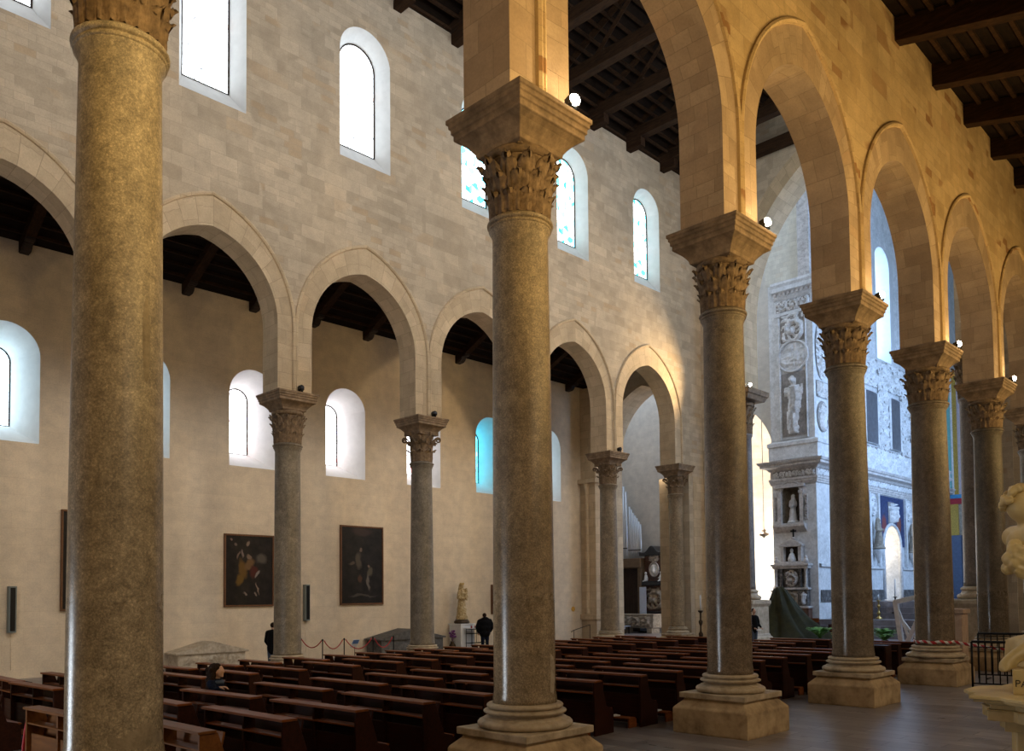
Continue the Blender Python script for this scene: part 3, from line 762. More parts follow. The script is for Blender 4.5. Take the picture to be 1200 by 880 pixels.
# two monumental columns under the triumphal arch
def great_column(label, x, y, r):
    t = thing('column', label, 'column', (x, y, 0), 0, 'great columns of the triumphal arch')
    p = MB(); rows = []
    for a, z in ((1.0, 0), (1.0, .35), (.92, .42), (.9, .5), (.86, .55), (.86, 1.9), (.9, 1.97), (.95, 2.05), (.95, 2.2), (.8, 2.25)): rows.append([(-a, -a, z), (a, -a, z), (a, a, z), (-a, a, z)])
    ids = p.grid(rows, close_u=True, smooth=False); p.face(ids[-1]); p.build('pedestal', 'base_stone', t)
    b = MB(); pr = [(r*1.4, 2.25)]
    for i in range(7): an = -PI/2+PI*i/6; pr.append((r*1.3+.1*math.cos(an), 2.36+.11*math.sin(an)))
    pr += [(r*1.2, 2.5), (r*1.15, 2.58)]
    for i in range(7): an = -PI/2+PI*i/6; pr.append((r*1.12+.06*math.cos(an), 2.67+.07*math.sin(an)))
    pr.append((r*1.04, 2.78)); b.lathe(pr, 36); b.build('base', 'base_stone', t)
    s = MB(); pr = [(r*1.03, 2.75), (r, 2.95)]+[(r*(1-.1*i/8), 2.95+7.6*i/8) for i in range(1, 9)]+[(r*.98, 10.6), (r*1.0, 10.65), (r*.98, 10.72), (r*.9, 10.74)]
    s.lathe(pr, 40); o = s.build('shaft', 'granite_shaft', t); o.color = (.20, .17, .15, 1)
    capital_mb(r*.9, 1.75, 77).build('capital', 'capital_stone', t, (0, 0, 10.72))
    ab = MB(); rows = []
    for a, z in ((.95, 12.4), (1.05, 12.6), (1.12, 12.65), (1.15, 12.9)): a *= .92; rows.append([(-a, -a, z), (a, -a, z), (a, a, z), (-a, a, z)])
    ids = ab.grid(rows, close_u=True, smooth=False); ab.face(ids[0][::-1]); ab.face(ids[-1]); ab.build('abacus', 'abacus_stone', t)
great_column('monumental column left of the white choir pier, under the triumphal arch', -21.85, 38.75, .56)
great_column('monumental pale column seen between the two right-hand near columns', -10.95, 38.75, .56)

# ---------------------------------------------------------------- floodlights standing on the abaci
def spotlight(label, x, y, z, lit, aim, group):
    t = thing('spotlight', label, 'spotlight', (x, y, z), 0, group)
    b = MB(); b.bb(-.10, .10, -.02, .02, 0, .03); b.bb(-.10, -.085, -.015, .015, 0, .15); b.bb(.085, .10, -.015, .015, 0, .15); b.build('bracket', 'black_iron', t)
    d = (Vector(aim)-Vector((x, y, z))).normalized(); R = d.to_track_quat('Z', 'Y').to_matrix()
    h = MB(); h.box((0, 0, .13), (.17, .13, .12), R); 
    for q in (-.05, -.02, .01, .04): h.box(Vector((0, 0, .13))+R @ Vector((q, 0, -.075)), (.008, .12, .05), R)
    bevel(h.build('housing', 'black_iron', t), .008, 1)
    l = MB(); l.ell(Vector((0, 0, .13))+d*.065, (.085, .085, .06), R, 16, 8)
    l.build('lens', 'lens_lit' if lit else 'lens_dark', t)
    return t
pane_mat('lens_lit', (1.0, .88, .62), 90)
simple('lens_dark', (.03, .03, .035), .15)
for k, dy, dz in ((0, .45, .02), (1, .40, .02), (2, .45, .02), (3, .45, .06), (4, .5, .03), (5, .5, .03)):
    x, y, z = XR+.66, pier_y(k)+dy, 9.385+dz*0
    spotlight('small lit floodlight on the capital of the %s' % ['nearest column', 'middle brown column', 'column with a thin white streak', 'grey column before the choir pier', 'thick taped column', 'dark column behind the fence'][k], x, y, z, True, (x+3, y-.5, z+.6), 'lit floodlights on the near capitals')
for k, nm in ((2, 'far slender column by the first painting'), (3, 'far column left of the gilded statue'), (5, 'far column left of the organ pipes')):
    spotlight('small unlit floodlight on the capital of the '+nm, XL+.60, pier_y(k)+.12, 9.10, False, (XL+3, pier_y(k), 10), 'unlit floodlights on the far capitals')
spotlight('lit floodlight on the great capital left of the choir pier', -20.95, 38.1, 12.92, True, (-15, 33, 13), None)
lamp('SPOT', (-20.7, 37.6, 13.2), 2600, (1, .74, .42), (-23.6, 30.0, 13.5), .1, 1.7, .9)
# added unseen spots warm the arcade and column feet; points are the floodlights
for k in range(-1, 7):
    lamp('SPOT', (-1.0, pier_y(k)+3.6, 8.6), 1150, WARM, (XRF, pier_y(k)+1.2, 11.2), .15, 2.1, .6)
    lamp('SPOT', (-.6, pier_y(k)+.6, 7.0), 380, (1, .80, .54), (XR+.3, pier_y(k)+.2, .4), .15, 1.5, .8)
for k in range(0, 6):
    lamp('POINT', (XR+.95, pier_y(k)+.62, 9.75), 18, (1, .74, .40), None, .06)

for k in range(0, 7):      # fill spots added behind the far capitals to brighten the left aisle wall
    lamp('SPOT', (XLB-.15, pier_y(k)+.1, 9.3), 210, (1, .84, .66), (XA, pier_y(k)+.1, 3.0), .15, 2.2, .9)

# carved reliefs: real relief modelled on a fine grid
def relief(name, w, h, depth, seed, mat, parent, origin, ux, nrm, sx=.06, shape=None, style='scroll', nu=None):
    depth *= 1.6
    """height-field panel w x h at origin (lower left), ux across, z up, nrm outwards"""
    nx = nu or max(8, int(w/sx)); nz = max(8, int(h/sx)); ux = Vector(ux); nr = Vector(nrm); rows = []
    for j in range(nz+1):
        row = []
        for i in range(nx+1):
            u, v = i/nx, j/nz; X = (u-.5)*w; Z = v*h
            if style == 'scroll':              # leafy scrolls: one spiral in each cell, turning left and right by turns
                cs = min(w, h, 1.5); cx_, cz_ = math.floor(X/cs+.5), math.floor(Z/cs)
                lx, lz = X-cx_*cs, Z-(cz_+.5)*cs; rr_ = math.hypot(lx, lz)/cs; th = math.atan2(lz, lx)*(1 if (cx_+cz_) % 2 else -1)
                sp_ = math.cos(th-rr_*15); d = max(0, sp_+.15)*.9 if rr_ < .52 else max(0, math.cos(th*4+seed)+.1)*.8
                d += .8*math.exp(-(rr_/.1)**2)+.35*max(0, math.sin(th*7+rr_*20))*(rr_ > .2)+.25*noise.noise(Vector((X*9, Z*9, seed)))
            elif style == 'figure':
                cx = .06*w*math.sin(Z*2+seed); body = math.exp(-((X-cx)/(w*(.16+.06*math.sin(PI*v))))**4)*(1 if .04 < v < .80 else 0)
                head = math.exp(-((X-cx)/(w*.085))**2-((v-.87)/.05)**2)*1.3
                fold = .35*math.sin(X*38/w*2+3*noise.noise(Vector((X*4, Z*2, seed))))*body
                arm = math.exp(-((v-.62-.25*abs(X)/w)/.05)**2)*(.7 if abs(X) < w*.4 else 0)
                d = max(body*1.0+fold, head, arm)+.25*noise.noise(Vector((X*6, Z*6, seed)))
            else:
                d = .6*noise.noise(Vector((X*3.2, Z*4, seed)))+.5*noise.noise(Vector((X*8, Z*9, seed)))+.5*math.exp(-((v-.35)/.2)**2)
            edge = min(1, min(u, 1-u)*nx/2, min(v, 1-v)*nz/2); dd = max(-.1, d)*depth*edge
            uu = (u-.5)*w; zz = Z
            if shape == 'round':
                q = uu/(w/2); r_ = v*2-1; a_ = q*math.sqrt(max(0, 1-r_*r_/2)); b_ = r_*math.sqrt(max(0, 1-q*q/2)); uu = a_*w/2; zz = h/2+b_*h/2
            p = Vector(origin)+ux*(w/2+uu)+Vector((0, 0, zz))+nr*dd; row.append(p)
        rows.append(row)
    m = MB(); ids = [[m.vert(p) for p in r_] for r_ in rows]; o0 = Vector(origin); off = [[(Vector(p)-o0).dot(nr) for p in r_] for r_ in rows]
    lim = depth*.16 if style != 'land' else -9
    for j in range(nz):
        for i in range(nx):
            if max(off[j][i], off[j][i+1], off[j+1][i+1], off[j+1][i]) > lim: m.face((ids[j][i], ids[j][i+1], ids[j+1][i+1], ids[j+1][i]), None, True)
    ob = m.build(name, mat, parent)
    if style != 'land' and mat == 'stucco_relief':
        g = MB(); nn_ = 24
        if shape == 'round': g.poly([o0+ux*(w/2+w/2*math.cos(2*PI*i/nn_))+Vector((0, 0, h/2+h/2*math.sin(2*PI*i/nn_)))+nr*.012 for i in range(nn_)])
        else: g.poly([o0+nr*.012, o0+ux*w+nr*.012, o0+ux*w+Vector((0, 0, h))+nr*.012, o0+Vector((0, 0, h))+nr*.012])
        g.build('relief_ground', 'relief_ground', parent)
    return ob
def frame_rect(name, w, h, mat, parent, origin, ux, nrm, t=.07, d=.06):
    m = MB(); o = Vector(origin); ux = Vector(ux); n = Vector(nrm); z = Vector((0, 0, 1))
    pts = [o, o+ux*w, o+ux*w+z*h, o+z*h]; m.tube([p+n*d*.5 for p in pts], t, 4, smooth=False, closed=True); return m.build(name, mat, parent)
XU, NW = (1, 0, 0), (0, -1, 0)                # pier face: across +x, facing -y
YU, NE = (0, 1, 0), (1, 0, 0)                 # choir wall face
def ptag(o): return o
simple('lilac_stone', (.45, .38, .40), .6)
simple('blue_paint', (.05, .22, .40), .5)
simple('blue_grey', (.09, .12, .19), .5)
carved('niche_stone', (.16, .125, .085), (.24, .19, .13), (.08, .06, .04), 5, .3)
# ---------------------------------------------------------------- transept and choir
YT = 48.04                                            # west face of the choir piers and of the transept's east wall
tb = MB()
# east wall of the transept with the arch of the side apse
AC, AHW = -28.0, 3.0
I3 = [(-AHW, 0)]+[(-AHW*math.cos(PI*i/20), 10.6+AHW*1.35*math.sin(PI*i/20)) for i in range(21)]+[(AHW, 0)]
opening_strip(tb, lambda x, z: (x, YT+.4, z), [(AC+p[0], p[1]) for p in I3], 0, 32, -39, -25.0)
for a, b in zip(I3, I3[1:]): tb.poly([(AC+a[0], YT+.4, a[1]), (AC+a[0], YT+1.6, a[1]), (AC+b[0], YT+1.6, b[1]), (AC+b[0], YT+.4, b[1])])
tb.poly([(-39, YE, 0), (-39, YT+.4, 0), (-39, YT+.4, 32), (-39, YE, 32)])
tb.poly([(-39, YE+1.7, 22), (XA-8, YE+1.7, 22), (XA-8, YE, 32), (-39, YE, 32)])
tt = tag(tb.build('wall_transept', 'plaster_transept'), 'pale transept wall behind the organ pipes', 'wall', kind='structure')
ch = MB()
rows = []
for z in (0, 10.6): rows.append([(AC+4.2*math.cos(PI*i/16), YT+1.6+6*math.sin(PI*i/16), z) for i in range(17)])
for q in range(1, 7):
    a = PI/2*q/6; rows.append([(AC+4.2*math.cos(a)*math.cos(PI*i/16), YT+1.6+6*math.cos(a)*math.sin(PI*i/16), 10.6+4.2*math.sin(a)) for i in range(17)])
ch.grid(rows, smooth=True, uvs=[[(i*.9, r_[0][2] if r_[0][2] <= 10.6 else 10.6+k*.8) for i in range(17)] for k, r_ in enumerate(rows)])
tag(ch.build('wall_apse', 'ashlar_chapel'), 'sunlit stone side apse left of the choir pier', 'wall', kind='structure')
# choir side wall (plane x=-22.2), its great pier and the stepped floor
CX = -22.2
cw = MB()
NXL, NXR, NZ0, NZT = -24.42, -23.26, 6.85, 9.22       # the statue niche of the pier
cw.bb(-25.05, CX-.02, YT+.75, YT+1.5, .9, 32); cw.bb(-25.05, NXL, YT+.02, YT+.75, .9, 32); cw.bb(NXR, CX-.02, YT+.02, YT+.75, .9, 32)
cw.bb(NXL, NXR, YT+.02, YT+.75, .9, NZ0); cw.bb(NXL, NXR, YT+.02, YT+.75, NZT, 32)
nc = (NXL+NXR)/2; nh = (NXR-NXL)/2; nsp = NZT-nh
NO = [(NXL, NZ0)]+[(nc-nh*math.cos(PI*i/16), nsp+nh*math.sin(PI*i/16)) for i in range(17)]+[(NXR, NZ0)]
for a_, b_ in zip(NO[1:-1], NO[2:-1]): cw.poly([(a_[0], YT+.02, a_[1]), (b_[0], YT+.02, b_[1]), (b_[0], YT+.02, NZT+.01), (a_[0], YT+.02, NZT+.01)])
cw.bb(-24.2, CX-.02, YT+1.5, 57.95, .9, 32); cw.bb(-24.2, CX-.02, 61.05, 75, .9, 32)
cw.bb(-24.2, CX-.02, 57.95, 61.05, 7.4, 18.6); cw.bb(-24.2, CX-.02, 57.95, 61.05, 26.6, 32)
cw.bb(-25.05, CX+.06, YT-.05, YT+3, 0, .95)
# niche of the door, lit cream inside
cwall = tag(cw.build('wall_choir', 'stucco_white'), 'white stuccoed choir wall and great pier', 'wall', kind='structure')
nb = MB(); rows = [[(nc-nh*math.cos(PI*i/16), YT+.03+.68*math.sin(PI*i/16), z) for i in range(17)] for z in (NZ0, nsp)]
for q in range(1, 6):
    a_ = PI/2*q/5; rows.append([(nc-nh*math.cos(a_)*math.cos(PI*i/16), YT+.03+.68*math.cos(a_)*math.sin(PI*i/16), nsp+nh*math.sin(a_)) for i in range(17)])
nb.grid(rows); nb.build('niche', 'niche_stone', cwall)
fr = MB()
for x in (NXL-.24, NXR+.02): fr.bb(x, x+.22, YT-.14, YT+.02, NZ0-.1, nsp); fr.bb(x-.04, x+.26, YT-.18, YT+.02, nsp-.02, nsp+.14); fr.bb(x-.03, x+.25, YT-.17, YT+.02, NZ0-.12, NZ0+.06)
fr.tube([(nc-(nh+.08)*math.cos(PI*i/16), YT-.03, nsp+.1+(nh+.08)*math.sin(PI*i/16)) for i in range(17)], .09, 6)
fr.prism([(YT+.02, 6.25), (YT-.2, 6.45), (YT-.34, 6.62), (YT-.34, 6.74), (YT+.02, 6.76)], -24.9, -22.85, 0); fr.bb(-24.85, -22.9, YT-.2, YT+.02, 9.0, 9.18); fr.build('niche_frame', 'pier_stone', cwall)
for x in (NXL-.5, NXR+.28): relief('carved_relief', .22, 1.6, .10, 21+x, 'pier_stone', cwall, (x, YT+.01, NZ0+.1), XU, NW, .05)
dn = MB()
dn.poly([(CX-3.2, 56.5, 0), (CX-3.2, 63, 0), (CX-3.2, 63, 9), (CX-3.2, 56.5, 9)]); dn.build('door_recess', 'splay_white', cwall)
al = MB(); DI = [(57.95, 2.1)]+[(59.5-1.55*math.cos(PI*i/12), 5.75+1.5*math.sin(PI*i/12)) for i in range(13)]+[(61.05, 2.1)]
for a, b in zip(DI[1:-2], DI[2:-1]): al.poly([(CX, a[0], a[1]), (CX, b[0], b[1]), (CX, b[0], 7.42), (CX, a[0], 7.42)]); al.poly([(CX, a[0], a[1]), (CX, b[0], b[1]), (CX-2, b[0], b[1]), (CX-2, a[0], a[1])])
al.tube([(CX+.02, a[0], a[1]) for a in DI], .12, 6); al.build('door_surround', 'stucco_white', cwall)
# tall bright window above
WY0, WY1 = 57.95, 60.6
sp = MB(); hw = 1.15; wo = [(p[0]+59.05, p[1]) for p in window_outline(1.35, 18.6, 26.6)]; wi = [(p[0]+59.05, p[1]) for p in window_outline(1.1, 19.0, 26.2)]
opening_strip(sp, lambda y, z: (CX-.01, y, z), wo, 18.55, 26.65, 57.6, 61.1)
for i in range(len(wo)-1): sp.poly([(CX, wo[i][0], wo[i][1]), (CX, wo[i+1][0], wo[i+1][1]), (CX-1.0, wi[i+1][0], wi[i+1][1]), (CX-1.0, wi[i][0], wi[i][1])])
sp.poly([(CX, wo[0][0], wo[0][1]), (CX, wo[-1][0], wo[-1][1]), (CX-1, wi[-1][0], wi[-1][1]), (CX-1, wi[0][0], wi[0][1])]); sp.build('window_splay', 'splay_white', cwall)
WIN[0] += 1
r = thing('window_%d' % WIN[0], 'tall bright arched window high in the white choir wall', 'window', (CX-1, 59.05, 19), kind='structure')
pb = MB(); pb.poly([(0, p[0]-59.05, p[1]-19) for p in wi]); pb.build('pane', 'pane_choir', r)
fb = MB(); fb.tube([(.02, p[0]-59.05, p[1]-19) for p in wi], .05, 6, closed=True); fb.build('frame', 'dark_board', r)
# entablature that runs round the pier and along the choir wall
en = MB(); path = [(-25.07, YT+3), (-25.07, YT), (CX, YT), (CX, 74)]
en.sweep([(0, 9.2), (.06, 9.2), (.06, 9.32), (.10, 9.32), (.10, 9.44), (.14, 9.46), (.14, 9.58), (.05, 9.6), (.05, 10.05), (.12, 10.07), (.22, 10.2), (.24, 10.2), (.50, 10.28), (.52, 10.30), (.52, 10.42), (.60, 10.46), (.66, 10.58), (.66, 10.62), (0, 10.7)], path)
en.build('cornice', 'pier_stone', cwall)
e2 = MB(); e2.sweep([(0, 19.55), (.08, 19.6), (.08, 19.8), (.02, 19.82), (.02, 20.6), (.1, 20.65), (.22, 20.8), (.22, 20.95), (.45, 21.05), (.45, 21.3), (.55, 21.45), (.55, 21.6), (0, 21.75)], [(-24.6, YT-.02), (CX, YT-.02), (CX, 57)])
e2.build('upper_cornice', 'stucco_white', cwall)
dt = MB()
for i in range(9): dt.bb(-24.5+i*.29, -24.35+i*.29, YT-.34, YT-.02, 20.82, 21.02)
dt.build('dentils', 'pier_stone', cwall)
ba = MB(); ba.sweep([(0, 10.7), (.25, 10.72), (.25, 11.5), (.32, 11.55), (.32, 11.75), (.15, 11.85), (0, 11.9)], [(-24.85, YT+2), (-24.85, YT), (CX, YT), (CX, 74)]); ba.build('plinth_course', 'stucco_white', cwall)
sh = MB(); sh.bb(-24.62, CX+.02, YT-.06, YT+.1, 11.8, 19.6); 
sh.build('upper_pilaster', 'stucco_white', cwall)
# arch order of the choir beside the upper wall
ao = MB(); ao.bb(-22.9, CX+.02, YT-.3, YT+.3, 21.7, 30); ao.build('arch_order', 'pier_stone', cwall)
up = MB(); up.poly([(-25.2, YT-.01, 21.7), (-22.5, YT-.01, 21.7), (-22.5, YT-.01, 31), (-25.2, YT-.01, 31)]); up.build('upper_wall', 'ashlar_choir', cwall)
# steps and raised floor
st = MB()
for i in range(6): st.bb(CX, -9.9, 47.0+i*.42+(1.6 if i > 2 else 0), 76, .0 if i == 0 else i*.33, (i+1)*.34)
tag(st.build('floor_choir', 'floor_marble'), 'grey steps and raised floor of the choir', 'floor', kind='structure')
# end of the choir and its far side (light comes from its high windows)
ew = MB(); ew.poly([(-25, 75, 0), (-7, 75, 0), (-7, 75, 32), (-25, 75, 32)]); ew.bb(-10.1, -8, YT, 75, 0, 32); ew.poly([(-39, YE+1.7, 32), (3, YE+1.7, 32), (3, 76, 32), (-39, 76, 32)])
ew.poly([(2.9, YE+1.7, 0), (2.9, 50, 0), (2.9, 50, 32), (2.9, YE+1.7, 32)]); ew.poly([(-8, YT+.4, 0), (3, YT+.4, 0), (3, YT+.4, 32), (-8, YT+.4, 32)])
tag(ew.build('wall_choir_end', 'ashlar_choir'), 'stone walls closing the choir and transept', 'wall', kind='structure')
def unseen_pane(label, pts, mat):
    WIN[0] += 1
    m = MB(); m.poly(pts); tag(m.build('window_%d' % WIN[0], mat), label, 'window', kind='structure')
unseen_pane('tall window in the right choir wall, out of view', [(-10.15, 50.5, 8), (-10.15, 50.5, 18), (-10.15, 55, 18), (-10.15, 55, 8)], 'pane_choir')
unseen_pane('second tall window in the right choir wall, out of view', [(-10.15, 59, 7), (-10.15, 59, 16), (-10.15, 63.5, 16), (-10.15, 63.5, 7)], 'pane_choir')
unseen_pane('window at the end of the right transept, out of view', [(2.85, 41, 14), (2.85, 41, 28), (2.85, 46.5, 28), (2.85, 46.5, 14)], 'pane_choir')
unseen_pane('added glowing pane in the right transept beside the nave, out of view', [(-6.5, YE+1.78, 12), (1.0, YE+1.78, 12), (1.0, YE+1.78, 27), (-6.5, YE+1.78, 27)], 'pane_choir')  # extra unseen emitter, put in to throw bluish light on the pier's west face
unseen_pane('window high at the end of the left transept, out of view', [(-38.9, 41, 17), (-38.9, 46, 17), (-38.9, 46, 29), (-38.9, 41, 29)], 'pane_transept')
unseen_pane('added glowing pane lighting the side apse, out of view', [(-31.9, 50.2, 5), (-31.0, 53.2, 5), (-31.0, 53.2, 11), (-31.9, 50.2, 11)], 'fill_pane_chapel')  # emissive sheet added out of sight to brighten the apse

# pier west face, upper pilaster
relief('carved_relief', 1.5, 3.9, .16, 3, 'stucco_relief', cwall, (-24.2, YT-.09, 12.1), XU, NW, .07, None, 'figure')
relief('carved_relief', 1.7, 1.7, .10, 5, 'stucco_relief', cwall, (-24.3, YT-.09, 14.75-.35+1.75), XU, NW, .06, 'round', 'land')
relief('carved_relief', 1.5, 1.75, .13, 6, 'stucco_relief', cwall, (-24.2, YT-.09, 17.9), XU, NW, .06)
relief('frieze_relief', 2.2, .7, .10, 8, 'stucco_relief', cwall, (-24.5, YT-.05, 19.86), XU, NW, .06)
frame_rect('relief_frame', 1.7, 7.6, 'stucco_white', cwall, (-24.3, YT-.08, 11.95), XU, NW, .06)
m = MB(); m.tube([(-23.45+.95*math.cos(2*PI*i/32), YT-.1, 17.0+.95*math.sin(2*PI*i/32)) for i in range(32)], .08, 6, closed=True); m.build('relief_frame', 'stucco_white', cwall)
# east-going face, upper part
for k, (y0, w_, z0, h_, stl, shp) in enumerate(((48.35, 1.5, 12.3, 1.9, 'figure', 'round'), (48.35, 1.5, 14.4, 1.0, 'scroll', None), (48.3, 1.6, 15.5, 3.6, 'scroll', 'round'),
        (50.4, 3.2, 12.1, 7.2, 'scroll', None), (54.0, .9, 12.1, 6.2, 'scroll', None), (57.7, 1.5, 12.2, 6.2, 'scroll', None), (55.0, 2.6, 16.4, 2.0, 'scroll', None), (59.2, 2.6, 16.5, 2.0, 'scroll', None), (61.7, 1.6, 12.1, 6.4, 'scroll', None), (63.5, 6, 12.1, 12, 'scroll', None))):
    relief('carved_relief', w_, h_, .12, 11+k, 'stucco_relief', cwall, (CX+.03, y0, z0), YU, NE, .06, shp, stl)
relief('carved_relief', 20, 1.5, .14, 31, 'stucco_relief', cwall, (CX+.2, 52.0, 10.78), YU, NE, .11)
relief('frieze_relief', 2.75, .42, .06, 8, 'stucco_relief', cwall, (-24.95, YT-.06, 9.62), XU, NW, .05)
relief('frieze_relief', 25, .42, .06, 9, 'stucco_relief', cwall, (CX+.06, 48.1, 9.62), YU, NE, .08)
# lower choir wall: painted blue panels, statues stand in front
pm = MB(); 
pm.poly([(CX+.02, 57.0, 6.2), (CX+.02, 62.2, 6.2), (CX+.02, 62.2, 9.1), (CX+.02, 57.0, 9.1)]); pm.poly([(CX+.02, 53.2, 4.6), (CX+.02, 55.6, 4.6), (CX+.02, 55.6, 9.1), (CX+.02, 53.2, 9.1)])
painting_mat('blue_fresco', (.03, .045, .11), [(58.2, 7.2, .5, .8, 0, (.20, .05, .05)), (60.9, 7.3, .5, .8, 0, (.20, .06, .04)), (59.5, 8.4, .6, .6, 0, (.1, .12, .25))], 1)
# cut the lunette out: panel pieces only beside and above the arch
pm = MB()
opening_strip(pm, lambda y, z: (CX+.015, y, z), [(a[0], a[1]) for a in DI[1:-1]], 5.75, 9.15, 57.2, 61.9)
pm.bb(CX, CX+.015, 53.0, 55.4, 4.4, 9.15)
pm.build('painted_panel', 'blue_fresco', cwall)
for y in (55.6, 57.05, 61.95, 63.3):
    q = MB(); q.bb(CX, CX+.18, y-.13, y+.13, 4.3, 9.2); q.build('pilaster', 'stucco_white', cwall)
for y in (56.3, 62.6):
    relief('carved_relief', 1.0, 1.3, .10, int(y), 'stucco_relief', cwall, (CX+.02, y-.5, 7.7), YU, NE, .07, 'round')
    q = MB(); q.tube([(CX+.06, y+.5*math.cos(2*PI*i/24), 8.35+.65*math.sin(2*PI*i/24)) for i in range(24)], .07, 6, closed=True); q.build('relief_frame', 'stucco_white', cwall)
q = MB(); q.sweep([(0, 4.1), (.12, 4.15), (.12, 4.3), (0, 4.35)], [(CX, 48.2), (CX, 57.8)]); q.sweep([(0, 4.1), (.12, 4.15), (.12, 4.3), (0, 4.35)], [(CX, 61.2), (CX, 70)]); q.build('dado_rail', 'stucco_white', cwall)
q = MB(); q.bb(CX, CX+.06, 48.3, 57.8, 2.05, 2.75); q.bb(CX, CX+.06, 61.2, 72, 2.05, 2.75); q.build('dado_base', 'dark_marble', cwall)
relief('carved_relief', 1.1, 1.5, .25, 44, 'stucco_relief', cwall, (CX+.02, 58.95, 7.3), YU, NE, .07, None, 'figure')

# mosaic and gilded colours at the far right end of the choir
for nm, mt, x0, x1, z0, z1, y in (('mosaic_jamb', 'mint_paint', 0, .42, 10.2, 20, 71.2), ('mosaic_border', 'stucco_white', .42, .56, 10.2, 20, 71.15), ('mosaic_band', 'gold_leaf', .56, .86, 10.2, 20, 71.2), ('stone_jamb', 'lilac_stone', .86, 1.9, 10.2, 20, 71.3),
        ('blue_course', 'blue_paint', 0, 1.9, 9.9, 10.2, 71.1), ('red_course', 'red_plastic', 0, 1.9, 9.45, 9.9, 71.15), ('gilded_cornice', 'gold_leaf', 0, .8, 7.0, 9.45, 71.15), ('grey_panel', 'tomb_stone', .8, 1.9, 7.0, 9.45, 71.3), ('side_pier', 'blue_grey', 0, .95, 2.0, 7.0, 71.1), ('dark_doorway', 'dark_board', .95, 1.9, 2.0, 7.0, 71.4)):
    q = MB(); q.bb(CX+x0, CX+x1, y, 72.4, z0, z1); q.build(nm, mt, cwall)

lamp('SPOT', (-29.4, 50.6, 10.5), 16000, (1, .96, .91), (-26.2, 52.6, 5.5), .4, 1.5, .5)      # added spot inside the side apse, standing in for sunlight

# ---------------------------------------------------------------- pews
def make_pew(L):
    """pew facing +y; origin on the floor under its book ledge (the rear edge), length L along x"""
    t = thing('pew', 'pew', 'pew')
    hx = L/2
    def brd(name, mat, *bx, bev=.006):
        m = MB()
        for b in bx: m.bb(*b)
        o = m.build(name, mat, t); bevel(o, bev, 1); return o
    brd('top_rail', 'pew_rail_wood', (-hx-.03, hx+.03, -.06, .17, .965, 1.0))
    brd('book_shelf', 'pew_rail_wood', (-hx+.03, hx-.03, -.02, .16, .755, .78))
    for sx in (-1, 1):
        m = MB(); x0 = sx*hx; x1 = sx*(hx-.045)
        m.prism([(-.03, 0), (.58, 0), (.58, .40), (.52, .46), (.36, .50), (.20, .965), (-.03, .965)], min(x0, x1), max(x0, x1), 0)
        o = m.build('end_panel', 'pew_wood', t); bevel(o, .006, 1)
    m = MB(); R = Matrix.Rotation(math.radians(-12), 3, 'X')
    m.box((0, .245, .70), (L-.08, .025, .52), R)
    o = m.build('backrest', 'pew_wood', t)
    m = MB(); m.prism([(.0, .10), (.09, .10), (.17, .755), (.17, .96), (.0, .96)], -.022, .022, 0)
    o = m.build('middle_support', 'pew_wood', t)
    brd('seat', 'pew_rail_wood', (-hx+.04, hx-.04, .26, .60, .425, .455))
    brd('kneeler', 'pew_rail_wood', (-hx+.08, hx-.08, -.31, -.10, .17, .20), (-hx+.1, -hx+.14, -.29, -.03, .0, .17), (hx-.14, hx-.1, -.29, -.03, .0, .17))
    brd('rear_board', 'pew_wood', (-hx+.045, hx-.045, .03, .05, .06, .62))
    return t
pew2, pew1 = make_pew(2.05), make_pew(1.72)
FILES = [('file beside the near columns', -10.72, pew2, [4.40, 5.55, 6.67, 7.87, 9.10, 10.38, 11.76, 13.20, 14.35, 15.45, 16.6, 17.8, 19.0, 20.2, 21.4, 22.6, 26.2, 27.4]),
         ('file just right of the central aisle', -13.32, pew2, [3.85, 5.37, 6.43, 7.78, 8.94, 10.22, 11.38, 12.53, 13.97, 15.35, 16.42, 17.58, 18.7, 19.75, 20.95, 22.2, 23.4, 24.7, 26.0, 27.3]),
         ('file just left of the central aisle', -17.17, pew2, [3.70, 4.78, 6.1, 7.45, 8.52, 9.65, 11.05, 12.27, 13.35, 14.5, 15.52, 16.7, 17.9, 19.1, 20.3, 21.5, 22.7, 23.9, 25.2, 26.5]),
         ('leftmost file beside the far columns', -19.20, pew1, [4.78, 5.85, 7.1, 8.2, 9.27, 10.35, 11.6, 12.85, 13.92, 14.95, 15.98, 17.18, 18.4, 19.6, 20.8, 22.0, 23.2, 24.5, 25.8])]
rnd = random.Random(3); used = set(); honey = []
for nm, x, proto, ys in FILES:
    for i, y in enumerate(ys):
        lab = 'dark wooden pew, %s from the back, %s' % (ORD[i+1], nm)
        rz = math.radians(rnd.uniform(.5, 5.5)) if y < 20 else math.radians(rnd.uniform(0, 2.5)); loc = (x+rnd.uniform(-.04, .04)+(.62 if y == 3.85 else .16 if y == 4.40 else 0), y, 0)
        if proto.name not in used:
            used.add(proto.name); proto.location = loc; proto.rotation_euler = (0, 0, rz); proto['label'] = lab; proto['group'] = 'pews in the nave'; o = proto
        else: o = dup(proto, loc, rz, lab, 'pews in the nave')
        if i == 0 and nm.startswith(('file beside', 'file just right')): honey.append((o, 'honey-brown worn pew, %s from the back, %s' % (ORD[i+1], nm)))
for o, lab in honey:
    o['label'] = lab
    for c in o.children:
        c.data = c.data.copy(); c.data.materials[0] = MATS['pew_honey_wood']

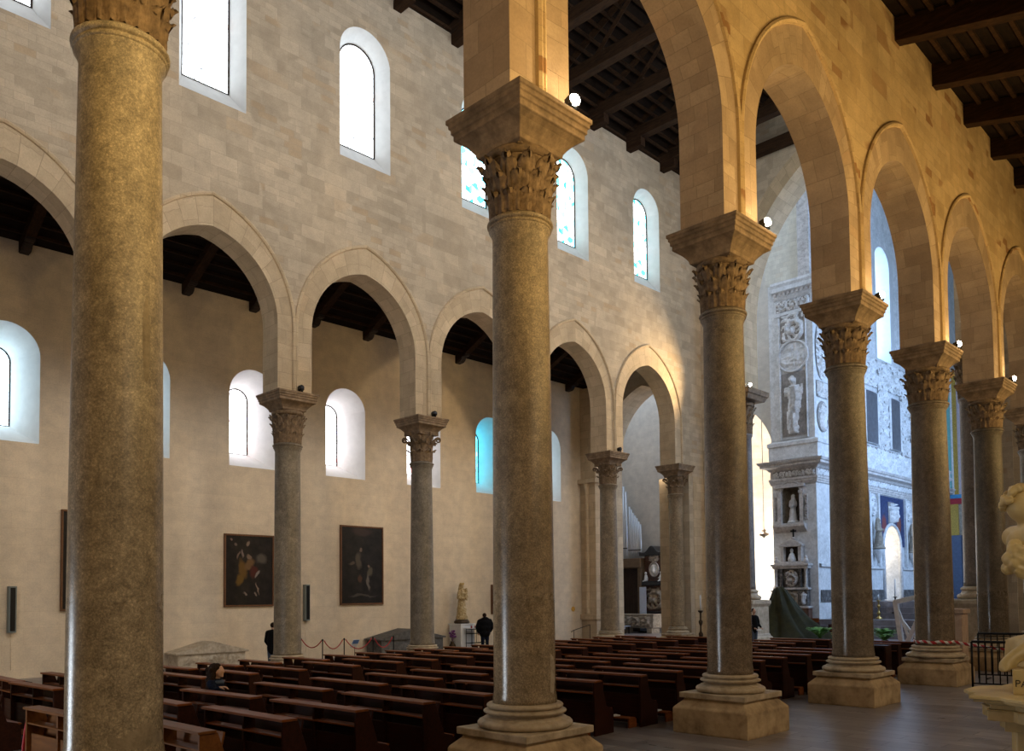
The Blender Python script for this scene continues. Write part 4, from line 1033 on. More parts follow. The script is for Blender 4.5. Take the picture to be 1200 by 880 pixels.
# leaflets left on the kneelers and seats of the near file
for k, (x, y, z, rz) in enumerate(((-10.1, 11.55, .201, .3), (-10.2, 12.99, .201, -.4), (-10.0, 14.14, .201, .2), (-10.3, 18.79, .201, .5))):
    m = MB(); m.box((0, 0, .006), (.15, .21, .012)); m.box((.004, .006, .016), (.145, .205, .008), Matrix.Rotation(.15, 3, 'Z'))
    o = m.build('leaflet', 'paper_white', None, (x, y, z)); o.rotation_euler = (0, 0, rz)
    tag(o, 'white leaflet on the kneeler of the %s pew from the back, near file' % ORD[[7, 8, 9, 13][k]], 'leaflet', 'leaflets left on pew kneelers')

# ---------------------------------------------------------------- paintings and wall-hung things of the left aisle
def painting(label, yc, zc, w, h, mat, frame='frame_wood', lean=.05):
    t = thing('painting', label, 'painting', (XA, yc, zc))
    f = MB(); b = .07
    for (a0, a1, z0, z1) in ((-w/2, w/2, -h/2, -h/2+b), (-w/2, w/2, h/2-b, h/2), (-w/2, -w/2+b, -h/2+b, h/2-b), (w/2-b, w/2, -h/2+b, h/2-b)): f.bb(.005, .10, a0, a1, z0, z1)
    bevel(f.build('frame', frame, t), .01, 1)
    c = MB(); a, d = w/2-b+.005, h/2-b+.005
    c.poly([(.07, -a, -d), (.07, a, -d), (.07, a, d), (.07, -a, d)], [(0, 0), (1, 0), (1, h/w), (0, h/w)]); c.bb(.01, .066, -a, a, -d, d)
    c.uv[1:] = [[(0, 0)]*4 for _ in c.uv[1:]]
    c.build('canvas', mat, t); return t
painting_mat('canvas_yellow_robe', (.014, .010, .008), [(.36, .72, .12, .24, .2, (.12, .06, .012)), (.28, .5, .09, .16, -.4, (.13, .07, .012)), (.50, .80, .14, .10, .5, (.14, .075, .03)), (.58, .66, .10, .14, .3, (.07, .015, .01)),
    (.74, .92, .16, .15, -.5, (.085, .07, .055)), (.36, 1.02, .04, .10, .4, (.17, .125, .11)), (.26, .97, .03, .10, -.5, (.15, .10, .08)), (.50, .93, .03, .09, .6, (.17, .115, .08)), (.66, .60, .04, .09, -.4, (.22, .17, .14)),
    (.10, 1.27, .035, .04, 0, (.2, .13, .10)), (.2, 1.17, .04, .05, 0, (.14, .1, .08)), (.48, 1.2, .05, .05, .5, (.2, .14, .10)), (.68, .32, .025, .12, .1, (.24, .17, .13)), (.40, .2, .03, .06, .7, (.2, .15, .12)), (.62, .22, .02, .05, 0, (.2, .15, .12))], 2)
painting_mat('canvas_dark_pair', (.014, .011, .009), [(.42, .88, .09, .2, .1, (.07, .055, .04)), (.48, 1.08, .04, .06, 0, (.13, .09, .07)), (.25, .82, .10, .05, .3, (.08, .06, .045)), (.68, .63, .08, .12, 0, (.09, .075, .05)), (.64, .74, .035, .04, 0, (.16, .11, .08)),
    (.66, .42, .05, .2, .1, (.13, .11, .09)), (.44, .5, .09, .1, 0, (.07, .035, .02)), (.5, .16, .4, .03, 0, (.06, .05, .04)), (.5, 1.45, .3, .12, 0, (.04, .025, .02))], 3)
painting_mat('canvas_plain_dark', (.012, .010, .009), [(.5, .7, .2, .3, 0, (.03, .022, .018))], 4)
painting('dark painting with yellow-robed figures, left of the far slender column', 16.29, 3.67, 2.13, 2.86, 'canvas_yellow_robe')
painting('tall very dark painting with two faint pale figures on the aisle wall', 21.66, 3.98, 2.28, 3.48, 'canvas_dark_pair')
painting('dark painting mostly hidden by the nearest column, only its edge showing', 10.45, 3.92, 2.1, 3.46, 'canvas_plain_dark')
painting('dark picture edge beside the standing man, right of the gilded statue', 30.3, 2.4, 1.5, 1.5, 'canvas_plain_dark')
def loudspeaker(label, y, z0, z1):
    t = thing('column_loudspeaker', label, 'loudspeaker', (XA, y, z0)); h = z1-z0
    m = MB(); m.prism([(-.125, 0), (.125, 0), (.125, .16), (.09, .20), (-.09, .20), (-.125, .16)], 0, h, 2)
    o = m.build('cabinet', 'speaker_grey', t); o.rotation_euler = (0, 0, -PI/2); bevel(o, .006, 1)
    g = MB(); g.bb(.20, .206, -.075, .075, .05, h-.05); g.build('grille', 'black_iron', t)
    b = MB(); b.bb(0, .02, -.05, .05, h*.3, h*.34); b.tube([(.01, 0, 0), (.01, .01, -z0+.3)], .008, 5); b.build('cable', 'plaster_aisle', t)
loudspeaker('slim grey loudspeaker on the aisle wall at the far left', 7.95, 1.52, 3.03)
loudspeaker('slim grey loudspeaker on the aisle wall between the two paintings', 18.85, 1.62, 3.12)

def gabled_tomb(label, x0, x1, y0, y1, ze, zr, mat, carved_front):
    t = thing('stone_tomb', label, 'tomb', ((x0+x1)/2, (y0+y1)/2, 0)); hx, hy = (x1-x0)/2, (y1-y0)/2
    b = MB(); b.bb(-hx+.06, hx-.06, -hy+.08, hy-.08, .08, ze-.05); b.bb(-hx, hx, -hy, hy, 0, .10); bevel(b.build('chest', mat, t), .015, 1)
    l = MB(); l.prism([(-hy-.03, ze-.06), (hy+.03, ze-.06), (hy+.03, ze), (0, zr), (-hy-.03, ze)], -hx-.03, hx+.03, 0); bevel(l.build('gabled_lid', mat, t), .012, 1)
    k = MB(); k.ell((hx+.01, 0, ze+(zr-ze)*.45), (.03, .08, .06), None, 12, 6); k.tube([(hx+.015, .13*math.cos(2*PI*i/16), ze+(zr-ze)*.45+.09*math.sin(2*PI*i/16)) for i in range(16)], .015, 5, closed=True); k.build('rosette', mat, t)
    if carved_front: relief('carved_front', 2*hy-.5, ze-.25, .04, 5, mat, t, (hx-.055, -hy+.25, .14), YU, NE, .05)
    return t
carved('tomb_pale', (.50, .43, .33), (.62, .55, .44), (.36, .29, .21), 5, .25)
gabled_tomb('pale gabled sarcophagus against the aisle wall, left of the far slender column', -30.95, -30.0, 12.97, 15.75, .60, .98, 'tomb_pale', True)
carved('tomb_dark', (.10, .095, .09), (.15, .145, .14), (.06, .055, .05), 6, .2)
gabled_tomb('dark grey gabled tomb behind the red rope barrier', -30.9, -29.7, 21.75, 25.4, .74, 1.14, 'tomb_dark', False)

# rope barrier round the tomb
SP = [(-28.6, 18.15), (-28.6, 19.15), (-28.6, 20.55), (-28.6, 21.6), (-30.2, 18.15)]
for i, (x, y) in enumerate(SP):
    t = thing('stanchion', ['black stanchion at the left front corner of the rope barrier', 'second black stanchion from the left in the rope barrier', 'black stanchion before the left end of the dark tomb', 'rightmost black stanchion in front of the dark tomb', 'black stanchion nearest the wall at the left of the rope barrier'][i], 'stanchion', (x, y, 0), 0, 'stanchions of the rope barrier')
    m = MB(); m.lathe([(.15, 0), (.15, .015), (.05, .04), (.02, .06)], 20); m.build('base', 'black_iron', t)
    m = MB(); m.lathe([(.022, .05), (.022, .86), (.035, .87), (.035, .92), (.02, .94), (.0, .95)], 14, cap=False); m.build('post', 'black_iron', t)
def rope(name, label, a, b, sag, group, r=.02, mat='red_rope'):
    a, b = Vector(a), Vector(b); pts = []
    for i in range(17):
        u = i/16; p = a.lerp(b, u); p.z -= sag*4*u*(1-u); pts.append(p)
    m = MB(); m.tube(pts, r, 8); return tag(m.build(name, mat), label, 'rope', group)
def trim(p, q, g=.07):
    a, b = Vector((*p, .88)), Vector((*q, .88)); d = (b-a).normalized()*g; return a+d, b-d
for i, (a, b, sg, lb) in enumerate(((0, 1, .34, 'red rope between the first two stanchions on the left'), (1, 2, .40, 'long red rope hanging between the middle stanchions'), (2, 3, .40, 'red rope hanging in front of the dark tomb'), (4, 0, .3, 'red rope running from the wall to the left stanchion'))):
    rope('barrier_rope', lb, *trim(SP[a], SP[b]), sg, 'red barrier ropes')
# information sheet on a small stand
t = thing('information_sign', 'small blue and white information sheet on a stand before the aisle wall', 'sign', (-30.2, 20.75, 0))
m = MB(); m.tube([(0, 0, 0), (0, 0, .46)], .012, 6); m.lathe([(.1, 0), (.1, .015), (.01, .02)], 12); m.build('stand', 'black_iron', t)
m = MB(); R = Matrix.Rotation(math.radians(35), 3, 'Y'); m.box((0.02, 0, .60), (.012, .34, .44), R); m.build('sheet', 'paper_white', t)
m = MB(); m.box(Vector((0.02, 0, .60))+R @ Vector((.008, .0, .09)), (.004, .3, .2), R); m.build('picture', 'paper_blue', t)

# ---------------------------------------------------------------- figures
def flat_base(o):
    for v in o.data.vertices: v.co.z = max(v.co.z, 0)
    return o
def robed(mb, h, child=True, lean=.0):
    """standing robed figure holding a child, base at z=0, faces +x"""
    s = h/1.75
    def c(p0, p1, r0, r1): mb.cap([v*s for v in p0], [v*s for v in p1], r0*s, r1*s)
    c((0, -.02, .05), (0, 0, .75), .27, .19); c((0.03, .10, .05), (.03, .04, .8), .18, .14); c((0, 0, .75), (0, .01, 1.15), .19, .15); c((0, .0, 1.15), (0, 0, 1.36), .16, .15)
    c((0, -.17, 1.32), (0, -.2, 1.05), .085, .075); c((0, .17, 1.32), (0.04, .22, 1.05), .085, .075)
    c((0, -.2, 1.05), (.2, -.06, 1.02), .07, .05); c((.04, .22, 1.05), (.24, .12, 1.08), .07, .05)
    c((0, 0, 1.36), (.01, 0, 1.48), .07, .065); mb.ell([v*s for v in (.02, 0, 1.60)], [v*s for v in (.105, .095, .13)])
    c((-.03, 0, 1.66), (-.06, 0, 1.2), .12, .16)
    for k in range(7):
        a = -1.1+k*.36; c((.25*math.cos(a), .25*math.sin(a), .03), (.16*math.cos(a), .16*math.sin(a), .8), .045, .025)
    if child:
        c((.2, .14, 1.08), (.17, .15, 1.36), .08, .07); mb.ell([v*s for v in (.18, .15, 1.47)], [v*s for v in (.07, .065, .08)])
        c((.2, .12, 1.08), (.30, .05, .98), .055, .045); c((.2, .1, 1.3), (.27, -.0, 1.25), .035, .03)
st_ = thing('madonna_statue', 'gilded statue of a crowned woman holding a child on a white pedestal', 'statue', (-30.40, 27.05, 1.43))
m = MB(); robed(m, 1.75); flat_base(fuse(m, 'figure', 'statue_gilt', st_, .035, 2, (.03, (14, 14, 5))))
m = MB(); m.lathe([(.36, -.17), (.38, -.12), (.38, -.06), (.33, -.02), (.31, .03)], 20); m.build('base', 'dark_bronze', st_)
m = MB()
for k in range(9):
    a = 2*PI*k/9; m.cap((.02+.08*math.cos(a), .08*math.sin(a), 1.70), (.02+.10*math.cos(a), .1*math.sin(a), 1.79), .018, .01, 6)
m.build('crown', 'gold_leaf', st_)
pd = thing('pedestal', 'white block pedestal under the gilded statue', 'pedestal', (-30.4, 27.05, 0))
m = MB(); m.bb(-.42, .42, -.44, .44, .08, 1.2); m.bb(-.46, .46, -.48, .48, 0, .08); m.bb(-.46, .46, -.48, .48, 1.2, 1.26); bevel(m.build('block', 'white_marble', pd), .01, 1)
vs = thing('flower_vase', 'dark vase of purple flowers left of the white pedestal', 'vase', (-30.3, 26.35, 0))
m = MB(); m.lathe([(.10, 0), (.15, .1), (.16, .25), (.08, .38), (.11, .44)], 16); m.build('vase', 'dark_bronze', vs)
m = MB()
for k in range(16):
    q = Vector((rnd.uniform(-.15, .15), rnd.uniform(-.15, .15), rnd.uniform(.6, .95))); m.tube([(0, 0, .42), q], .006, 4); m.ell(q, (.06, .06, .05), None, 8, 5)
m.build('flowers', 'purple_flower', vs)
rk = thing('candle_rack', 'black iron votive candle rack in front of the white pedestal', 'candle rack', (-29.62, 27.3, 0))
m = MB()
for x in (-.2, .2):
    for y in (-.5, .5): m.tube([(x, y, 0), (x, y, 1.05)], .018, 6)
for z in (.35, .8, 1.0): m.tube([(-.2, -.5, z), (.2, -.5, z), (.2, .5, z), (-.2, .5, z)], .015, 6, closed=True)
for y in (-.2, .1, .3): m.tube([(.2, y, .35), (.2, y, 1.0)], .012, 5)
m.build('rack', 'black_iron', rk)
m = MB(); m.bb(-.25, .25, -.55, .55, 1.03, 1.06); m.build('tray', 'paper_white', rk)
m = MB()
for k in range(14): m.lathe([(.022, 0), (.022, .10)], 8, (rnd.uniform(-.2, .2), rnd.uniform(-.5, .5), 1.06))
m.build('candles', 'red_plastic', rk)

def person_man_back():
    t = thing('person', 'person in a black hooded jacket standing with back turned before the candle rack', 'person', (-29.05, 27.3, 0), math.radians(152))
    m = MB()                                   # faces +x
    for s_ in (-1, 1):
        m.cap((0, s_*.11, .06), (0, s_*.11, .48), .065, .085); m.cap((0, s_*.11, .48), (-.01, s_*.10, .90), .09, .12)
        m.cap((-.05, s_*.11, .05), (.14, s_*.13, .05), .05, .045)
    fuse(m, 'trousers', 'cloth_navy', t, .028, 3)
    m = MB(); m.cap((0, -.06, .82), (0, .06, .82), .21, .21); m.cap((0, -.08, 1.10), (0, .08, 1.10), .22, .22); m.cap((-.02, -.07, 1.30), (-.02, .07, 1.30), .21, .21); m.cap((-.02, -.12, 1.42), (-.02, .12, 1.42), .13, .13)
    for s_ in (-1, 1):
        m.cap((-.02, s_*.25, 1.38), (-.02, s_*.37, 1.10), .12, .10); m.cap((-.02, s_*.37, 1.10), (.14, s_*.28, .88), .095, .07)
    m.cap((-.09, -.05, 1.50), (-.09, .05, 1.50), .10, .10)
    fuse(m, 'jacket', 'cloth_black', t, .028, 4, (.02, (9, 9, 7)))
    m = MB(); m.ell((.07, 0, 1.62), (.10, .085, .125)); m.cap((.02, 0, 1.42), (.05, 0, 1.56), .065, .06); m.ell((.165, 0, 1.60), (.03, .02, .03))
    for s_ in (-1, 1): m.ell((.06, s_*.085, 1.62), (.02, .018, .035))
    fuse(m, 'head', 'skin', t, .014, 2)
    m = MB(); m.ell((.05, 0, 1.665), (.115, .098, .11)); fuse(m, 'hair', 'hair_dark', t, .02, 2)
    hand(t, (.16, -.28, .86), (.5, .2, -1)); hand(t, (.16, .28, .86), (.5, -.2, -1))
def hand(t, p, d, scale=1.0, name='hand', mat='skin', curl=.6, side=1):
    """five-fingered hand hanging from wrist p in direction d"""
    d = Vector(d).normalized(); a = Vector((0, 0, 1)) if abs(d.z) < .8 else Vector((1, 0, 0)); u = d.cross(a).normalized(); n = u.cross(d)
    m = MB(); p = Vector(p); S_ = scale
    def c(q0, q1, r0, r1): m.cap(q0, q1, r0*S_, r1*S_, 8)
    def at(x, y, z): return p+(d*x+u*y+n*z)*S_
    for y in (-.026, -.009, .009, .026): c(at(0.0, y*.6, 0), at(.085, y, 0), .014, .012)
    for y, L in ((-.030, .062), (-.010, .075), (.010, .07), (.030, .055)):
        k1 = at(.09+L*.45, y*1.1, -L*.28*curl); k2 = at(.09+L*.78, y*1.1, -L*.75*curl)
        c(at(.085, y, 0), k1, .0105, .0095); c(k1, k2, .0095, .0075)
    t1 = at(.055, side*.055, -.018); c(at(.02, side*.025, -.004), t1, .014, .011); c(t1, at(.088, side*.060, -.035), .011, .008)
    fuse(m, name, mat, t, .006*S_, 1)
person_man_back()
def person_woman():
    t = thing('person', 'person with long dark hair and navy coat sitting in a pew, hand on rail', 'person', (-14.45, 6.98, 0), math.radians(35))
    m = MB(); m.cap((0, 0, .50), (-.02, 0, .80), .17, .15); m.cap((-.02, 0, .80), (-.02, 0, 1.0), .155, .15); m.cap((-.02, -.11, 1.03), (-.02, .11, 1.03), .09, .09)
    m.cap((-.02, .16, 1.04), (-.06, .26, .84), .075, .062); m.cap((-.06, .26, .84), (.10, .20, .74), .06, .045)
    m.cap((-.02, -.16, 1.04), (.10, -.27, .90), .075, .062); m.cap((.10, -.27, .90), (.22, -.30, .985), .058, .042)
    m.cap((0, -.09, .52), (.44, -.09, .52), .12, .09); m.cap((0, .09, .52), (.44, .09, .52), .12, .09)
    fuse(m, 'coat', 'cloth_navy', t, .025, 3, (.012, (12, 12, 9)))
    m = MB()
    for s_ in (-1, 1): m.cap((.46, s_*.09, .50), (.46, s_*.09, .10), .075, .05); m.cap((.46, s_*.09, .05), (.60, s_*.09, .05), .045, .04)
    fuse(m, 'legs', 'cloth_jeans', t, .022, 2)
    hx = MB(); hx.cap((-.01, 0, 1.05), (.02, 0, 1.17), .055, .05); hx.ell((.045, 0, 1.25), (.088, .076, .115)); hx.ell((.135, 0, 1.245), (.022, .015, .026)); hx.ell((.115, 0, 1.20), (.02, .028, .012)); hx.ell((.10, 0, 1.165), (.03, .035, .025))
    for s_ in (-1, 1): hx.ell((.118, s_*.032, 1.268), (.012, .016, .010)); hx.ell((.03, s_*.078, 1.245), (.018, .012, .03))
    fuse(hx, 'head', 'skin', t, .011, 2)
    hr = MB(); hr.ell((-.005, 0, 1.30), (.105, .098, .10)); hr.cap((-.05, 0, 1.30), (-.10, 0, 1.02), .10, .10)
    for s_ in (-1, 1): hr.cap((-.02, s_*.07, 1.30), (-.05, s_*.13, 1.02), .06, .06)
    for k in range(26):
        a = rnd.uniform(1.3, 5.0); z = rnd.uniform(.96, 1.34); hr.ell((-.05+.12*math.cos(a), .14*math.sin(a), z), (.035, .035, .04), None, 8, 5)
    fuse(hr, 'hair', 'hair_dark', t, .02, 1, (.012, (25, 25, 18)))
    hand(t, (.22, -.30, 1.0), (.85, .35, .02), 1.05, curl=.8)
    sc = MB(); sc.tube([(.0+.10*math.cos(a), .11*math.sin(a), 1.06) for a in [2*PI*i/16 for i in range(16)]], .035, 8, closed=True); sc.build('scarf', 'cloth_jeans', t)
person_woman()
def person_right():
    t = thing('person', 'grey-haired person in black jacket half hidden behind the column with a white streak', 'person', (-19.62, 35.55, 0), math.radians(-20))
    m = MB()
    for s_ in (-1, 1):
        m.cap((0, s_*.1, .06), (0, s_*.1, .48), .065, .08); m.cap((0, s_*.1, .48), (0, s_*.1, .92), .09, .12); m.cap((-.03, s_*.1, .05), (.15, s_*.12, .05), .05, .045)
    fuse(m, 'trousers', 'cloth_jeans', t, .028, 3)
    m = MB(); m.cap((0, 0, .90), (0, 0, 1.15), .19, .20); m.cap((0, 0, 1.15), (0, 0, 1.42), .20, .17); m.cap((0, -.13, 1.47), (0, .13, 1.47), .11, .11)
    for s_ in (-1, 1): m.cap((0, s_*.21, 1.46), (.03, s_*.27, 1.16), .085, .07); m.cap((.03, s_*.27, 1.16), (.26, s_*.2, 1.0), .065, .05)
    fuse(m, 'jacket', 'cloth_black', t, .028, 3, (.012, (9, 9, 7)))
    m = MB(); m.cap((.0, 0, 1.5), (.03, 0, 1.64), .06, .055); m.ell((.05, 0, 1.74), (.10, .08, .125)); m.ell((.15, 0, 1.73), (.028, .016, .03)); m.ell((.125, 0, 1.675), (.02, .03, .012))
    for s_ in (-1, 1): m.ell((.04, s_*.082, 1.73), (.02, .015, .035))
    fuse(m, 'head', 'skin', t, .014, 2)
    m = MB(); m.ell((.0, 0, 1.78), (.10, .09, .10)); fuse(m, 'hair', 'hair_dark', t, .02, 2)
    hand(t, (.29, .2, .98), (1, -.2, -.3)); hand(t, (.29, -.2, .98), (1, .2, -.3))
    m = MB(); m.bb(.36, .39, -.15, .12, .86, .93); m.build('leaflet', 'paper_white', t)
person_right()
def person_sliver():
    t = thing('person', 'person in black coat and jeans mostly hidden behind the far slender column', 'person', (-26.3, 14.72, 0), math.radians(120))
    m = MB()
    for s_ in (-1, 1):
        m.cap((0, s_*.09, .06), (0, s_*.1, .48), .06, .08); m.cap((0, s_*.1, .48), (0, s_*.1, .88), .085, .115); m.cap((-.03, s_*.1, .05), (.15, s_*.11, .05), .05, .045)
    fuse(m, 'trousers', 'cloth_jeans', t, .028, 3)
    m = MB(); m.cap((0, 0, .80), (0, 0, 1.12), .18, .19); m.cap((0, 0, 1.12), (0, 0, 1.34), .19, .16); m.cap((0, -.12, 1.38), (0, .12, 1.38), .10, .10)
    for s_ in (-1, 1): m.cap((0, s_*.2, 1.38), (0, s_*.26, 1.08), .08, .07); m.cap((0, s_*.26, 1.08), (.15, s_*.22, .88), .065, .05)
    fuse(m, 'coat', 'cloth_black', t, .028, 3)
    m = MB(); m.cap((0, 0, 1.4), (.02, 0, 1.52), .055, .05); m.ell((.03, 0, 1.60), (.095, .078, .118)); m.ell((.13, 0, 1.59), (.025, .015, .025))
    for s_ in (-1, 1): m.ell((.02, s_*.078, 1.59), (.018, .014, .03))
    fuse(m, 'head', 'skin', t, .014, 2)
    m = MB(); m.ell((0, 0, 1.635), (.10, .088, .10)); fuse(m, 'hair', 'hair_dark', t, .02, 2)
    hand(t, (.17, .22, .86), (.5, 0, -1)); hand(t, (.17, -.22, .86), (.5, 0, -1))
person_sliver()

# ---------------------------------------------------------------- the pier's statue, cross and tomb
def figure_thing(name, label, cat, loc, rz, h, mat, child, vox=.05, amp=.03):
    t = thing(name, label, cat, loc, rz); m = MB(); robed(m, h, child); o = flat_base(fuse(m, 'figure', mat, t, vox, 2, (amp, (9, 9, 4))))
    b = MB(); b.lathe([(h*.20, 0), (h*.21, .03), (h*.19, .10), (h*.17, .14)], 18); b.build('base', mat, t); return t
figure_thing('niche_statue', 'pale stone figure with a child standing in the arched niche of the white pier', 'statue', (nc, YT+.28, NZ0), -PI/2, 1.75, 'stucco_white', True)
cr = thing('cross', 'small dark cross on the white pier below the statue niche', 'cross', (-23.65, YT-.16, 5.96))
m = MB(); m.bb(-.045, .045, -.03, .03, 0, .58); m.bb(-.19, .19, -.03, .03, .32, .41); bevel(m.build('cross', 'black_iron', cr), .008, 1)
m = MB(); m.lathe([(.12, -.12), (.13, -.08), (.07, -.03), (.04, .01)], 12); m.build('foot', 'pier_stone', cr)
mo = thing('wall_tomb', 'dark and white marble wall tomb with a bust and shield on the white pier', 'tomb', (-23.74, YT-.02, .95))
def z_(z): return z-.95
carved('red_marble', (.10, .045, .03), (.17, .085, .055), (.05, .025, .02), 4, .1, .4)
m = MB(); m.bb(-1.12, 1.12, -.5, 0, 0, z_(1.68)); bevel(m.build('base', 'red_marble', mo), .02, 1)
m = MB(); m.bb(-1.15, 1.15, -.55, 0, z_(1.68), z_(1.80)); m.bb(-1.12, 1.12, -.52, 0, z_(2.78), z_(2.9)); m.bb(-1.15, 1.15, -.55, 0, z_(4.05), z_(4.2)); m.bb(-1.22, 1.22, -.62, 0, z_(4.2), z_(4.34)); m.bb(-.9, .9, -.4, 0, z_(4.34), z_(4.48)); bevel(m.build('cornices', 'pier_stone', mo), .015, 1)
m = MB(); m.bb(-1.0, 1.0, -.35, 0, z_(1.8), z_(2.78)); m.bb(-1.02, 1.02, -.3, 0, z_(2.9), z_(4.05)); m.build('back_slab', 'dark_marble', mo)
for x in (-.95, -.62, .62, .95):
    m = MB(); m.lathe([(.12, z_(2.9)), (.10, z_(2.97)), (.085, z_(3.1)), (.08, z_(3.85)), (.12, z_(4.0)), (.12, z_(4.05))], 12, (x, -.4, 0)); m.build('colonnette', 'pier_stone' if abs(x) > .9 else 'dark_marble', mo)
relief('shield', .85, 1.0, .14, 3, 'pier_stone', mo, (-.42, -.33, z_(2.98)), XU, NW, .05, 'round')
relief('lower_panel', .8, .8, .08, 4, 'tomb_stone', mo, (-.4, -.37, z_(1.9)), XU, NW, .06)
for x in (-.78, .78): relief('side_scroll', .4, .85, .16, 5, 'pier_stone', mo, (x-.2, -.36, z_(1.86)), XU, NW, .05, None, 'figure')
for x in (-.95, .95): m = MB(); m.ell((x, -.35, z_(4.5)), (.15, .13, .18), None, 12, 8); m.ell((x, -.35, z_(4.72)), (.09, .09, .1), None, 10, 6); m.build('cherub', 'pier_stone', mo)
m = MB(); m.bb(-.66, -.45, -.35, 0, z_(4.5), z_(5.4)); m.bb(.45, .66, -.35, 0, z_(4.5), z_(5.4)); m.bb(-.74, .74, -.4, 0, z_(5.38), z_(5.5))
m.prism([(-.7, z_(5.5)), (.7, z_(5.5)), (.45, z_(5.68)), (.2, z_(5.76)), (0, z_(5.8)), (-.2, z_(5.76)), (-.45, z_(5.68))], -.38, 0, 1); bevel(m.build('aedicule', 'pier_stone', mo), .012, 1)
m = MB(); m.bb(-.45, .45, -.06, -.0, z_(4.5), z_(5.38)); m.build('aedicule_back', 'dark_board', mo)
m = MB(); m.cap((0, -.2, z_(4.62)), (0, -.2, z_(4.85)), .26, .17); m.cap((0, -.2, z_(4.9)), (0, -.2, z_(5.02)), .08, .07); m.ell((0, -.22, z_(5.14)), (.10, .115, .14)); fuse(m, 'bust', 'stucco_white', mo, .03, 2)
# far statues on the choir wall
figure_thing('wall_statue', 'dark stone figure on a bracket left of the choir doorway', 'statue', (CX+.35, 56.35, 5.45), 0, 2.05, 'tomb_stone', False)
figure_thing('wall_statue', 'dark stone figure on a bracket right of the choir doorway', 'statue', (CX+.35, 62.5, 5.35), 0, 2.05, 'tomb_stone', False)
for y in (56.35, 62.5):
    m = MB(); m.lathe([(.05, -.9), (.15, -.55), (.34, -.2), (.38, -.05), (.38, 0)], 16, (CX+.3, y, 5.4)); m.build('statue_bracket', 'stucco_white', cwall)
def choir_picture(label, y0, y1, z0, z1):
    t = thing('painting', label, 'painting', (CX, (y0+y1)/2, (z0+z1)/2)); a, d = (y1-y0)/2, (z1-z0)/2
    m = MB(); m.tube([(.14, -a, -d), (.14, a, -d), (.14, a, d), (.14, -a, d)], .10, 4, smooth=False, closed=True); m.build('frame', 'stucco_white', t)
    m = MB(); m.bb(.02, .16, -a, a, -d, d); m.build('canvas', 'slate_panel', t)
choir_picture('tall grey painting high on the choir wall, left of the pair', 55.2, 57.35, 12.5, 16.0)
choir_picture('tall grey painting high on the choir wall, right of the pair', 59.5, 61.4, 12.5, 16.1)

# side apse: white bust on a stand and a hanging lamp
bs = thing('portrait_bust', 'white bust on a tall stand in the bright side apse', 'bust', (-25.6, 49.6, 0))
m = MB(); m.cap((0, 0, 3.0), (0, 0, 3.3), .34, .22); m.cap((0, 0, 3.4), (0, 0, 3.5), .09, .08); m.ell((0, 0, 3.68), (.14, .14, .18)); fuse(m, 'bust', 'white_marble', bs, .035, 2)
m = MB(); m.bb(-.3, .3, -.3, .3, 0, 2.75); m.bb(-.36, .36, -.36, .36, 2.65, 2.8); bevel(m.build('stand', 'pier_stone', bs), .02, 1)
hl = thing('hanging_lamp', 'small dark lamp hanging in the bright side apse', 'lamp', (-27.78, 52.0, 6.4))
m = MB(); m.tube([(0, 0, .5), (0, 0, 8.3)], .02, 5); m.build('chain', 'black_iron', hl)
m = MB(); m.lathe([(.02, -.1), (.1, 0), (.3, .1), (.34, .16), (.34, .2), (.1, .3), (.16, .42), (.05, .55)], 14); m.build('lamp_bowl', 'dark_bronze', hl)

# ---------------------------------------------------------------- left transept: organ, monument, sarcophagus
og = thing('pipe_organ', 'silver organ pipes over a dark wooden case in the left transept', 'organ', (-35.12, 47.2, 0))
m = MB(); m.bb(-1.9, .65, -.1, 1.0, 4.45, 5.1); m.bb(-1.9, -1.4, -.05, 1.0, 0, 4.45); m.bb(.35, .65, -.05, 1.0, 0, 4.45); m.bb(-1.9, .65, .5, 1.0, 0, 4.45); bevel(m.build('case', 'case_wood', og), .02, 1)
m = MB(); 
for i in range(22): x = -1.38+i*.078; m.bb(x, x+.07, .42+.03*(i % 2), .48, 0, 4.4)
m.build('curtain', 'dark_board', og)
tops = [10.3, 10.65, 10.45, 10.2, 9.8]+[8.75, 8.55, 8.3, 8.1, 7.9, 7.65, 7.45]
for i, z1 in enumerate(tops):
    big = i < 5; r_ = .095 if big else .072; x = -1.5+i*.215 if big else -.42+(i-5)*.155
    m = MB(); m.lathe([(.02, 5.1), (r_, 5.55), (r_, z1), (r_*.9, z1)], 14, (x, .12 if big else .2, 0)); m.bb(x-r_*.6, x+r_*.6, .12-r_-.01 if big else .2-r_-.01, .12, 5.62, 5.72); m.build('pipe', 'organ_tin', og)
m = MB(); m.bb(-1.62, -.5, -.03, .02, 5.8, 5.86); m.bb(-.5, .6, .08, .12, 5.65, 5.71); m.build('rack_bar', 'black_iron', og)
wm = thing('wall_monument', 'dark baroque marble monument with a white medallion right of the organ', 'monument', (-33.6, 47.9, 0))
m = MB()
m.prism([(-.95, 1.3), (.95, 1.3), (.95, 3.3), (.8, 3.5), (.85, 5.3), (-.85, 5.3), (-.8, 3.5), (-.95, 3.3)], -.35, .3, 1); bevel(m.build('slab', 'red_marble', wm), .02, 1)
m = MB(); top = [(-1.05+2.1*i/24, 5.45+.38*math.exp(-((i-12)/5.5)**2)+.08*math.cos(i*.52)) for i in range(25)]
m.prism([(-1.0, 5.25), (1.0, 5.25)]+[(x, z) for x, z in reversed(top)], -.75, .3, 1); m2 = MB(); m2.bb(-1.1, 1.1, -.7, .3, 3.2, 3.5)
m3 = MB(); m3.bb(-1.0, 1.0, -.6, .3, 1.25, 1.45) 
carved('black_stone', (.018, .018, .02), (.035, .035, .04), (.01, .01, .01), 4, .1, .3)
